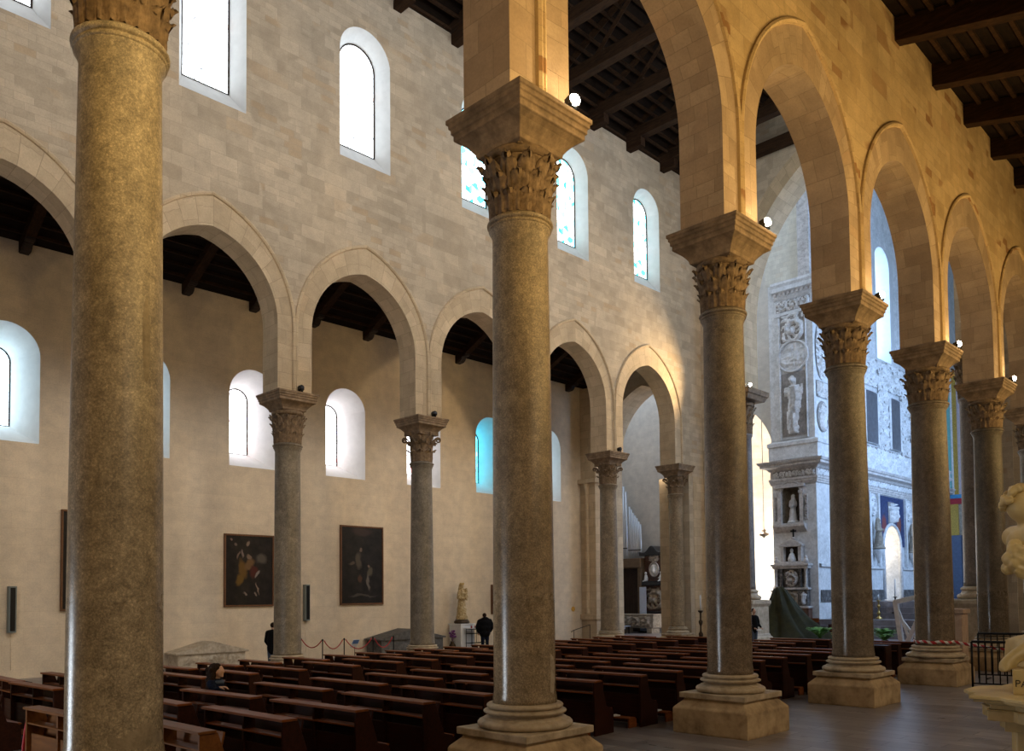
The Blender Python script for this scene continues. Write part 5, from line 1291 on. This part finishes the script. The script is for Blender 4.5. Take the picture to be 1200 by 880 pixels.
bevel(m.build('pediment', 'black_stone', wm), .02, 1); bevel(m2.build('shelf', 'black_stone', wm), .02, 1); bevel(m3.build('base_moulding', 'black_stone', wm), .02, 1)
m = MB(); m.ell((0, -.42, 4.3), (.30, .06, .40)); m.cap((0, -.5, 4.2), (0, -.5, 4.35), .14, .10); m.ell((0, -.52, 4.48), (.09, .09, .12)); m.build('medallion_portrait', 'white_marble', wm)
m = MB(); m.tube([(.36*math.cos(2*PI*i/24), -.42, 4.3+.47*math.sin(2*PI*i/24)) for i in range(24)], .06, 6, closed=True); m.build('medallion_frame', 'pier_stone', wm)
for x in (-.62, .62):
    m = MB(); m.cap((x, -.5, 3.6), (x, -.5, 3.85), .14, .11); m.ell((x, -.52, 4.05), (.09, .09, .11)); m.cap((x, -.5, 3.85), (x*.7, -.55, 3.7), .05, .04); m.cap((x-.06, -.55, 3.55), (x-.1, -.7, 3.5), .06, .05); fuse(m, 'cherub', 'white_marble', wm, .03, 2)
relief('coat_of_arms', .8, .6, .16, 9, 'pier_stone', wm, (-.4, -.36, 4.78), XU, NW, .05, 'round')
relief('lower_relief', 1.5, 1.5, .14, 12, 'tomb_stone', wm, (-.75, -.37, 1.55), XU, NW, .07)
sg = thing('sarcophagus', 'carved stone sarcophagus below the dark baroque monument', 'sarcophagus', (-34.0, 46.3, 0))
m = MB(); m.prism([(-1.4, .35), (1.4, .35), (1.45, .6), (1.45, 1.18), (-1.45, 1.18), (-1.45, .6)], -.5, .5, 1); m.bb(-1.5, 1.5, -.55, .55, 1.18, 1.28); bevel(m.build('chest', 'tomb_stone', sg), .02, 1)
for x in (-1.1, 1.1): m = MB(); m.bb(x-.2, x+.2, -.45, .45, 0, .35); m.build('foot', 'tomb_stone', sg)
relief('carved_front', 2.6, .75, .14, 17, 'tomb_stone', sg, (-1.3, -.51, .4), XU, NW, .06)
lt = thing('low_table', 'low table under a pale cloth left of the carved sarcophagus', 'table', (-34.9, 45.2, 0))
m = MB(); m.bb(-.75, .75, -.3, .3, .46, .50); m.bb(-.76, .76, -.31, -.305, .30, .5)
simple('cloth_pale_blue', (.42, .48, .60), .8, 0, .08)
bevel(m.build('cloth', 'cloth_pale_blue', lt), .005, 1)
for x in (-.65, .65):
    for y in (-.22, .22): q = MB(); q.bb(x-.03, x+.03, y-.03, y+.03, 0, .46); q.build('leg', 'dark_board', lt)
bn = thing('roll_banner', 'narrow pale blue standing banner left of the dark monument', 'banner', (-34.2, 46.98, 0))
m = MB(); m.bb(-.28, .28, -.01, .01, .1, 3.1); m.build('banner_sheet', 'cloth_pale_blue', bn); m = MB(); m.bb(-.32, .32, -.15, .15, 0, .1); m.tube([(0, .05, 0), (0, .03, 3.1)], .015, 6); m.build('stand', 'black_iron', bn)
# pilaster with capital at the end of the left aisle
pl_ = MB()
pl_.bb(XA, -29.9, 36.7, YE+.02, 0, 8.9); pl_.bb(XA, -29.7, 36.45, YE+.02, 8.9, 9.15); pl_.bb(XA, -29.8, 36.55, YE+.02, 1.2, 1.5)
pl_.bb(XA, -29.9, 36.75, YE+.02, 9.15, 14.4); bevel(pl_.build('pilaster', 'ashlar_ring', wa), .02, 1)
m = MB(); m.lathe([(.15, 1.5), (.17, 1.55), (.12, 1.65), (.12, 8.3), (.15, 8.4), (.22, 8.9)], 14, (-30.5, 36.68, 0)); m.build('engaged_shaft', 'ashlar_ring', wa)
hr_ = thing('handrail', 'thin black handrail by the aisle steps at the far left pilaster', 'handrail', (-30.4, 35.2, 0))
m = MB(); m.tube([(0, -.1, .55), (0, 0, .62), (0, 2.4, 1.08)], .02, 6); m.build('rail', 'black_iron', hr_)
for y, z in ((.1, .64), (1.5, .9)): m = MB(); m.tube([(0, y, 0), (0, y, z)], .018, 6); m.build('post', 'black_iron', hr_)
ys = thing('wall_disc', 'small round yellow plate on the aisle wall near the handrail', 'plate', (XA+.005, 35.95, 1.8)); m = MB(); R = Matrix.Rotation(PI/2, 3, 'Y')
m.prism([(.14*math.cos(2*PI*i/24), .14*math.sin(2*PI*i/24)) for i in range(24)], 0, .03, 0); m.build('disc', 'yellow_plate', ys)

def candlestick(label, x, y, z, h, mat, candle=.5, group=None, name='candlestick'):
    t = thing(name, label, 'candlestick', (x, y, z), 0, group); k = h
    m = MB(); m.lathe([(.20, 0), (.21, .04), (.10, .12), (.05, .2*k), (.10, .26*k), (.12, .33*k), (.05, .40*k), (.04, .55*k), (.09, .62*k), (.11, .68*k), (.05, .74*k), (.04, .92*k), (.12, .96*k), (.13, 1.0*k), (.02, 1.0*k)], 16); m.build('stem', mat, t)
    m = MB(); m.lathe([(.035, k), (.035, k+candle), (.008, k+candle+.02)], 10); m.build('candle', 'paper_white', t); return t
candlestick('tall dark turned candlestick before the far nave pier', -23.02, 36.45, 0, 1.75, 'dark_bronze', .75)
candlestick('brass candlestick on the choir steps, left of the thin tall one', -19.35, 49.6, 1.02, 1.1, 'brass', .3)
candlestick('thin tall candlestick in front of the pale choir doorway', -18.55, 50.0, 1.36, .95, 'dark_bronze', 1.0)

# ---------------------------------------------------------------- crossing: tarpaulin, plants, benches
tp = thing('tarpaulin', 'dark green tarpaulin draped to a high peak before the white pier', 'tarpaulin', (-22.3, 44.0, 0))
m = MB(); rows = []; NA = 48
prof = [(0.0, 2.95), (.14, 2.92), (.26, 2.75), (.42, 2.3), (.62, 1.75), (.85, 1.15), (1.1, .6), (1.35, .22), (1.6, .03), (1.7, 0.0)]
for r_, z in prof:
    r_ *= 1.25; row = []
    for i in range(NA):
        a = 2*PI*i/NA; f = 1+(.15*math.sin(7*a+1+z)+.09*math.sin(17*a+2))*(z < 2.93)+.05*noise.noise(Vector((math.cos(a)*3, math.sin(a)*3, z*2)))
        ex = 1+.55*max(0, math.cos(a-.1))**2*(1-z/3)**1.5      # spills towards the steps
        row.append((r_*f*ex*math.cos(a)-.35*(z/3)*1.0, r_*f*ex*math.sin(a), z))
    rows.append(row)
m.grid(rows, close_u=True); m.build('sheet', 'tarp_green', tp)
m = MB(); rows = []
for i in range(11):
    row = []
    for j in range(9):
        u, v = i/10, j/8; x = .9+u*1.35; y = -.4+v*1.2+.3*u; z = max(.01, .62*(1-u)**1.3*math.sin(PI*min(1, v*1.0+.02))+.05*noise.noise(Vector((u*5, v*5, 2)))); row.append((x, y, z))
    rows.append(row)
m.grid(rows); m.build('loose_end', 'tarp_pale', tp)
def fern(label, x, y, z, h, mat, n=26, seed=1):
    t = thing('potted_fern', label, 'plant', (x, y, z), 0, 'ferns before the choir'); rr = random.Random(seed)
    m = MB(); m.lathe([(.12, 0), (.16, .18), (.18, .2), (.14, .2), (.13, .16)], 14); m.build('pot', 'dark_bronze', t)
    m = MB()
    for k in range(n):
        a = rr.uniform(0, 2*PI); L = h*rr.uniform(.7, 1.1); out = rr.uniform(.25, .75)*h; pts = []
        for i in range(7): u = i/6; pts.append(Vector((out*u*math.cos(a), out*u*math.sin(a), .18+L*(u-.55*u*u*1.0)*.95)))
        s = Vector((-math.sin(a), math.cos(a), 0))
        for i in range(6):
            p, q = pts[i], pts[i+1]; w0 = h*.16*math.sin(PI*(i+.6)/7)
            for sg_ in (-1, 1):
                tip = p.lerp(q, .7)+s*sg_*w0+Vector((0, 0, -.02)); m.poly([p, q, tip])
        m.tube(pts, .006, 4)
    m.build('fronds', mat, t); return t
fern('green fern beside the tarpaulin, behind the pews', -19.7, 42.6, 0, 1.25, 'fern_green', 34, 2)
fern('yellow-green plant at the foot of the tarpaulin', -18.8, 42.9, 0, .7, 'fern_yellow', 26, 3)
fern('green fern left of the white frame', -16.35, 42.6, 0, 1.25, 'fern_green', 34, 4)
fern('small green fern low in front of the white frame', -15.9, 41.3, 0, .8, 'fern_green', 26, 5)
rc = MB(); rc.bb(-22.4, -12.2, 40.0, 40.75, .0, .014); tag(rc.build('red_carpet', 'carpet_red'), 'red carpet strip across the crossing behind the pews', 'carpet')
# white wooden frame leaning before the choir
wf = thing('timber_trestle', 'white painted timber frame with crossed braces before the choir steps', 'frame', (-14.55, 41.4, 0))
def bar(mb, a, b, w_, d_):
    a, b = Vector(a), Vector(b); v = b-a; R = v.to_track_quat('Z', 'Y').to_matrix(); mb.box((a+b)/2, (w_, d_, v.length), R)
for nm, a, b, w_ in (('post', (-.55, 0, 0), (-.80, 0, 2.15), .22), ('rail', (-.85, 0, 2.08), (.75, 0, 2.45), .24), ('brace', (-.75, .02, 1.9), (-.10, .02, 0), .12), ('brace', (-.35, -.03, 0.02), (.22, -.03, 1.25), .22), ('brace', (-.62, .06, 1.35), (.35, .06, 0), .08), ('rear_post', (.72, .5, 0), (.72, .1, 2.4), .14)):
    m = MB(); bar(m, a, b, max(.12, w_*1.1), max(.10, w_*.9)); o = m.build(nm, 'white_wood', wf); bevel(o, .006, 1)
# wooden chests and benches before the pier
for k, (x, y, w_, h_, lb) in enumerate(((-20.3, 46.55, 1.1, 1.0, 'reddish wooden bench at the foot of the white pier, nearer the tarpaulin'), (-22.6, 46.9, 1.5, 1.1, 'dark wooden prayer bench below the marble wall tomb'))):
    t = thing('wooden_bench', lb, 'bench', (x, y, 0)); m = MB(); m.bb(-w_/2, w_/2, -.3, .3, .42, .47); m.build('seat', 'pew_rail_wood', t)
    m = MB(); m.bb(-w_/2, w_/2, .26, .31, .47, h_); m.bb(-w_/2, w_/2, .24, .33, h_-.08, h_); m.build('backrest', 'pew_rail_wood', t)
    for s_ in (-1, 1): m = MB(); m.bb(s_*w_/2-.03, s_*w_/2+.03, -.3, .3, 0, h_*.8); m.build('end_panel', 'pew_wood', t)
# lectern-like kneeler and box between the third and fourth near columns
t = thing('prayer_desk', 'dark wooden prayer desk with a white card, between two near columns', 'desk', (-9.72, 24.2, 0))
m = MB(); m.bb(-.52, .52, -.2, .22, 1.02, 1.06); m.bb(-.52, -.47, -.2, .22, 0, 1.02); m.bb(.47, .52, -.2, .22, 0, 1.02); bevel(m.build('body', 'pew_wood', t), .008, 1)
m = MB(); m.bb(-.47, .47, .12, .16, .1, 1.02); m.build('front_board', 'pew_wood', t); m = MB(); m.bb(-.45, .45, -.55, -.2, .14, .19); m.bb(-.42, -.36, -.5, -.2, 0, .14); m.bb(.36, .42, -.5, -.2, 0, .14); m.build('kneeler', 'pew_rail_wood', t)
m = MB(); m.bb(-.40, -.12, -.21, -.2, .90, 1.075); m.bb(-.15, -.12, -.215, -.205, .6, .92); m.build('card', 'paper_white', t)
t = thing('sacristy_screen', 'tall dark red wooden panel behind the white frame', 'screen', (-12.4, 37.2, 0))
m = MB(); m.bb(-.35, .35, -.05, .05, .06, 2.3); bevel(m.build('panel', 'pew_wood', t), .01, 1); m = MB(); m.bb(-.4, .4, -.25, .25, 0, .06); m.build('foot', 'pew_wood', t)
t = thing('marble_block', 'pinkish marble block pedestal behind the thick taped column', 'pedestal', (-9.05, 29.3, 0))
m = MB(); m.bb(-.34, .34, -.3, .3, .15, 1.85); m.bb(-.42, .42, -.38, .38, 0, .15); m.bb(-.4, .4, -.36, .36, 1.85, 2.0); bevel(m.build('block', 'pink_marble', t), .015, 1)

# ---------------------------------------------------------------- right aisle: metal fence, tape, marble stoup
def fence(label, x0, y0, x1, y1, h=.78):
    L = math.hypot(x1-x0, y1-y0); t = thing('metal_fence', label, 'fence', (x0, y0, 0), math.atan2(y1-y0, x1-x0), 'metal fences')
    m = MB(); m.tube([(0, 0, h), (L, 0, h)], .036, 6); m.tube([(0, 0, .12), (L, 0, .12)], .022, 6); m.tube([(0, 0, h-.14), (L, 0, h-.14)], .014, 6); m.build('rails', 'black_iron', t)
    n = int(L/.16)
    for i in range(n+1):
        q = MB(); x = L*i/n; r_ = .03 if i in (0, n) else .018; q.tube([(x, 0, 0 if i in (0, n) else .12), (x, 0, h)], r_, 6); q.build('post' if i in (0, n) else 'baluster', 'black_iron', t)
    for x in (.25, L-.25): q = MB(); q.bb(x-.03, x+.03, -.25, .25, 0, .03); q.build('foot', 'black_iron', t)
    return t
fence('black metal fence with balusters in front of the dark column', -7.12, 24.42, -4.9, 24.75, 1.22)
fence('low black metal fence behind, running beside the dark column', -7.75, 27.2, -5.6, 27.4, 1.32)
# red and white tape from the taped column to the fence
def tape_mat():
    m, nt, b = nmat('barrier_tape'); uv = coords(nt, 'UV')
    sx = nt.nodes.new('ShaderNodeSeparateXYZ'); lk(nt, uv, sx.inputs[0]); a = addn(nt, sx.outputs[0], sx.outputs[1])
    md = nt.nodes.new('ShaderNodeMath'); md.operation = 'FRACT'; lk(nt, mul(nt, a, 4.4), md.inputs[0])
    lk(nt, ramp(nt, md.outputs[0], [(.48, (.74, .72, .70)), (.5, (.50, .03, .04))]), b.inputs['Base Color']); b.inputs['Roughness'].default_value = .4
tape_mat()
tp = MB(); c4 = (XR, pier_y(4)); pts = []; RT = .548
a0, a1 = math.radians(200), math.radians(345)
for i in range(21): a = a0+(a1-a0)*i/20; pts.append((c4[0]+RT*math.cos(a), c4[1]+RT*math.sin(a), 1.17+.015*math.sin(i)))
p0 = pts[-1]
for i in range(1, 15): u = i/14; pts.append((p0[0]+(-5.0-p0[0])*u, p0[1]+(24.62-p0[1])*u, 1.17-.10*u-.09*math.sin(PI*u)))
s_ = 0; lastp = None; low = []; hi = []; uu = []
for p in pts:
    if lastp: s_ += math.dist(p, lastp)
    lastp = p; uu.append(s_)
rows = [[(p[0], p[1], p[2]-.04) for p in pts], [(p[0], p[1], p[2]+.04) for p in pts]]
tp.grid(rows, uvs=[[(u, 0) for u in uu], [(u, .08) for u in uu]]); o = tp.build('barrier_tape', 'barrier_tape'); sm_ = o.modifiers.new('s', 'SOLIDIFY'); sm_.thickness = .002; bake(o)
tag(o, 'red and white striped tape tied round the thick column', 'tape')


pt = thing('marble_stoup', 'yellowish marble holy water table with moulded slab at the lower right edge', 'stoup', (-1.41, 7.08, 0), PI/4)
def slab(mb, r_, z0, z1, k=.22):
    pts = []
    for i in range(4):
        a = PI/2+i*PI/2; b = a+PI/2; A = Vector((math.cos(a), math.sin(a)))*r_; B_ = Vector((math.cos(b), math.sin(b)))*r_; n_ = (A+B_).normalized()
        pts += [A, A.lerp(B_, .2)+n_*r_*.02, A.lerp(B_, .24)+n_*r_*.10]+[A.lerp(B_, u)+n_*r_*(.10+.1*math.sin(PI*u)) for u in (.35, .5, .65)]+[A.lerp(B_, .76)+n_*r_*.10, A.lerp(B_, .8)+n_*r_*.02]
    mb.prism([tuple(p) for p in pts], z0, z1, 2)
m = MB()
for r_, z0, z1 in ((.75, 1.775, 1.80), (.72, 1.755, 1.775), (.63, 1.735, 1.755), (.60, 1.70, 1.735), (.63, 1.69, 1.70), (.62, 1.62, 1.69), (.5, 1.54, 1.62)): slab(m, r_, z0, z1)
bevel(m.build('slab', 'putto_marble', pt), .006, 2)
m = MB(); slab(m, .42, .25, 1.54); slab(m, .55, 0, .25); bevel(m.build('pedestal', 'putto_marble', pt), .012, 2)
R = Matrix.Rotation(math.radians(-31), 3, 'Z'); bc = Vector((-.43, .0, 0)); m = MB(); m.box(bc+R @ Vector((.25, .17, 1.888)), (.5, .34, .175), R); bevel(m.build('inscribed_block', 'putto_marble', pt), .006, 2)
def text_on(parent, s, loc, rot, size, mat, depth=.002, name='inscription'):
    cu = bpy.data.curves.new(name, 'FONT'); cu.body = s; cu.size = size; cu.extrude = depth; cu.align_x = 'LEFT'
    o = bpy.data.objects.new(name, cu); COL.objects.link(o)
    dg = bpy.context.evaluated_depsgraph_get(); me = bpy.data.meshes.new_from_object(o.evaluated_get(dg)); bpy.data.objects.remove(o)
    me.materials.clear(); me.materials.append(MATS[mat]); q = link(name, me, parent, loc); q.rotation_euler = rot; return q
tp_ = bc+R @ Vector((.012, -.0015, 1.856)); text_on(pt, 'PAN', tp_, (PI/2, 0, math.radians(-31)), .072, 'letter_ink')
pu = thing('putto_statue', 'yellowish marble curly-headed child statue cut by the right edge of the photo', 'statue', (-1.41, 7.08, 1.978), PI/4)
m = MB(); dz = -.176
def pc(p0, p1, r0, r1): m.cap((p0[0], p0[1], p0[2]+dz), (p1[0], p1[1], p1[2]+dz), r0, r1, 14)
def pe(c_, r_): m.ell((c_[0], c_[1], c_[2]+dz), r_, None, 14, 9)
pe((-.27, .06, 1.355), (.115, .12, .125)); pe((-.22, -.04, 1.34), (.055, .05, .06)); pe((-.20, -.075, 1.345), (.02, .03, .025)); pe((-.24, -.04, 1.30), (.03, .03, .02)); pc((-.22, .08, 1.16), (-.25, .07, 1.27), .065, .06)
pc((.02, .12, .62), (-.06, .11, .85), .15, .15); pc((-.06, .11, .85), (-.22, .10, 1.08), .15, .145); pc((-.24, -.0, 1.14), (-.25, .22, 1.14), .085, .085)
pc((-.25, .0, 1.13), (-.27, -.1, .95), .065, .055); pc((-.27, -.1, .95), (-.2, -.2, .86), .052, .04)
pc((-.25, .22, 1.13), (-.05, .3, 1.0), .065, .05); pc((-.05, .3, 1.0), (.12, .2, 1.02), .05, .04)
pc((.05, .05, .55), (.02, -.02, .47), .13, .11); pc((.02, -.02, .47), (-.16, -.03, .42), .11, .085); pc((-.16, -.03, .42), (-.43, -.03, .265), .08, .05); 
pc((-.455, -.03, .245), (-.495, -.03, .21), .05, .045); pc((-.46, -.03, .225), (-.515, -.03, .19), .047, .03)
for q in range(5): pc((-.50, -.075+q*.022, .20), (-.528+.004*abs(q-1), -.075+q*.022, .172), .0165-.001*q, .0135-.001*q)
pc((.05, .2, .55), (.12, .2, .48), .13, .11); pc((.12, .2, .48), (.18, .2, .26), .085, .05); pc((.18, .2, .24), (.10, .15, .22), .045, .035)
fuse(m, 'body', 'putto_marble', pu, .014, 2)
m = MB(); rr = random.Random(5)
for k in range(70):
    a, b = rr.uniform(0, 2*PI), rr.uniform(-.45, 1.5); x, y, z = math.cos(a)*math.cos(b), math.sin(a)*math.cos(b), math.sin(b)
    if y < -.55 and z < .45: continue
    pe((-.275+.125*x, .06+.13*y, 1.37+.125*z), (.032, .032, .030))
fuse(m, 'curls', 'putto_marble', pu, .010, 1, (.008, (40, 40, 40)))
m = MB()
for k in range(8):      # folds of cloth slung across the chest, bunched at the near shoulder
    z0, z1 = 1.06-.028*k, .99-.022*k; pts = []
    for i in range(13):
        u = i/12; x = -.43+.40*u+.012*math.sin(k*2.1); y = -.075-.06*math.sin(PI*min(1, u*1.3))+.22*u*u; z = z0+(z1-z0)*u-.075*math.sin(PI*u)+.012*math.sin(u*9+k*1.7)
        pts.append((x, y, z+dz))
    m.tube(pts, [.026-.012*abs(i/12-.3) for i in range(13)], 8)
for q in ((-.42, -.05, 1.02), (-.445, -.03, .97), (-.42, -.06, .93), (-.40, -.03, 1.06), (-.38, -.07, .88), (-.43, 0, .90)): pe(q, (.048, .05, .05))
pe((-.24, .05, .95), (.15, .13, .10))
fuse(m, 'drapery', 'putto_marble', pu, .009, 1, (.008, (28, 28, 18)))
m = MB(); pe((.0, .14, .30), (.30, .26, .16)); m.bb(-.25, .28, -.05, .4, .0, .22); fuse(m, 'rock_seat', 'putto_marble', pu, .025, 3, (.02, (8, 8, 8)))

# red rope end hanging on a brass hook at the near left
rp = thing('barrier_rope', 'red rope with a chrome end hanging beside a worn honey-brown pew at left', 'rope', (-14.12, 3.86, 0), math.radians(44))
simple('chrome', (.7, .7, .7), .2, 1, .05)
m = MB(); m.tube([(.0, 0, .76), (-.03, 0, .6), (-.055, 0, .38), (-.06, 0, .15), (-.03, .0, .05), (.02, 0, .10), (.015, 0, .35), (.025, 0, .58)], .022, 8); m.build('rope', 'red_rope', rp)
m = MB(); m.tube([(.0, 0, .75), (.012, 0, .79), (.035, .0, .83)], .022, 8); m.build('hook', 'chrome', rp)
# pilaster with a warm capital at the right end wall, behind the right aisle
m = MB(); m.bb(-9.2, -8.4, YE-.45, YE, 0, 9.6); m.bb(-9.35, -8.25, YE-.6, YE, 9.4, 9.75); m.bb(-9.3, -8.3, YE-.55, YE, 0, .6); bevel(m.build('pilaster', 'ashlar_ring', we), .02, 1)

# light from the room beyond the choir doorway
lamp('POINT', (CX-1.9, 59.5, 6.2), 260, (1, .86, .66), None, .3)
# pale repairs and chips in the shafts of the two nearest columns
def shaft_patch(col, r0, a_c, a_w, zc, h, seed, mat, rough=.25, prof=None):
    x, y = col.location.x, col.location.y; base = math.atan2(-y, -x); n = 28; rr = random.Random(seed)
    ring = []
    for i in range(n):
        t = 2*PI*i/n; k = 1+rough*noise.noise(Vector((math.cos(t)*1.7, math.sin(t)*1.7, seed)))*1.6
        ring.append((a_c+a_w*k*math.cos(t), zc+h*k*math.sin(t)))
    m = MB(); rows = []
    for q in (0.02, .35, .7, 1.0):
        row = []
        for a, z in ring:
            aa = math.radians(a_c+(a-a_c)*q)+base; zz = zc+(z-zc)*q; rad = r0(zz)+(.006 if q < .9 else .0005); row.append((rad*math.cos(aa), rad*math.sin(aa), zz))
        rows.append(row)
    m.grid(rows, close_u=True); return m.build('repair_patch', mat, col)
cols = {round(o.location.y, 1): o for o in bpy.data.objects if o.name.startswith('column') and o.type == 'EMPTY' and abs(o.location.x-XR) < .1}
carved('patch_mortar', (.30, .24, .155), (.38, .31, .21), (.20, .16, .10), 10, .5, .8)
carved('patch_pale', (.40, .34, .25), (.5, .43, .32), (.25, .2, .14), 8, .4, .6)
def rad_of(k):
    rb, rt = RB[k]; zb, zc = 1.07, 7.88; Hs = zc-zb
    return lambda z: rb+(rt-rb)*max(0, min(1, (z-zb-.16)/(Hs-.42)))**1.35
shaft_patch(cols[round(pier_y(0), 1)], rad_of(0), 34, 42, 1.18, .22, 3, 'patch_mortar', .3)
shaft_patch(cols[round(pier_y(0), 1)], rad_of(0), 37, 6, 4.95, .42, 4, 'patch_mortar', .1)
shaft_patch(cols[round(pier_y(1), 1)], rad_of(1), 62, 10, 1.42, .27, 5, 'patch_pale', .45)

lamp('SPOT', (.6, 4.2, 4.6), 120, (1, .86, .60), (-1.7, 6.8, 2.2), .12, .7, .6)          # added unseen spot that brightens the marble stoup
lamp('SPOT', (-2.5, 32.5, 9.0), 1300, (1, .84, .68), (-9.2, 37.9, 5.5), .15, 1.1, .8)     # extra spot without a fitting, added to lift the aisle's end wall
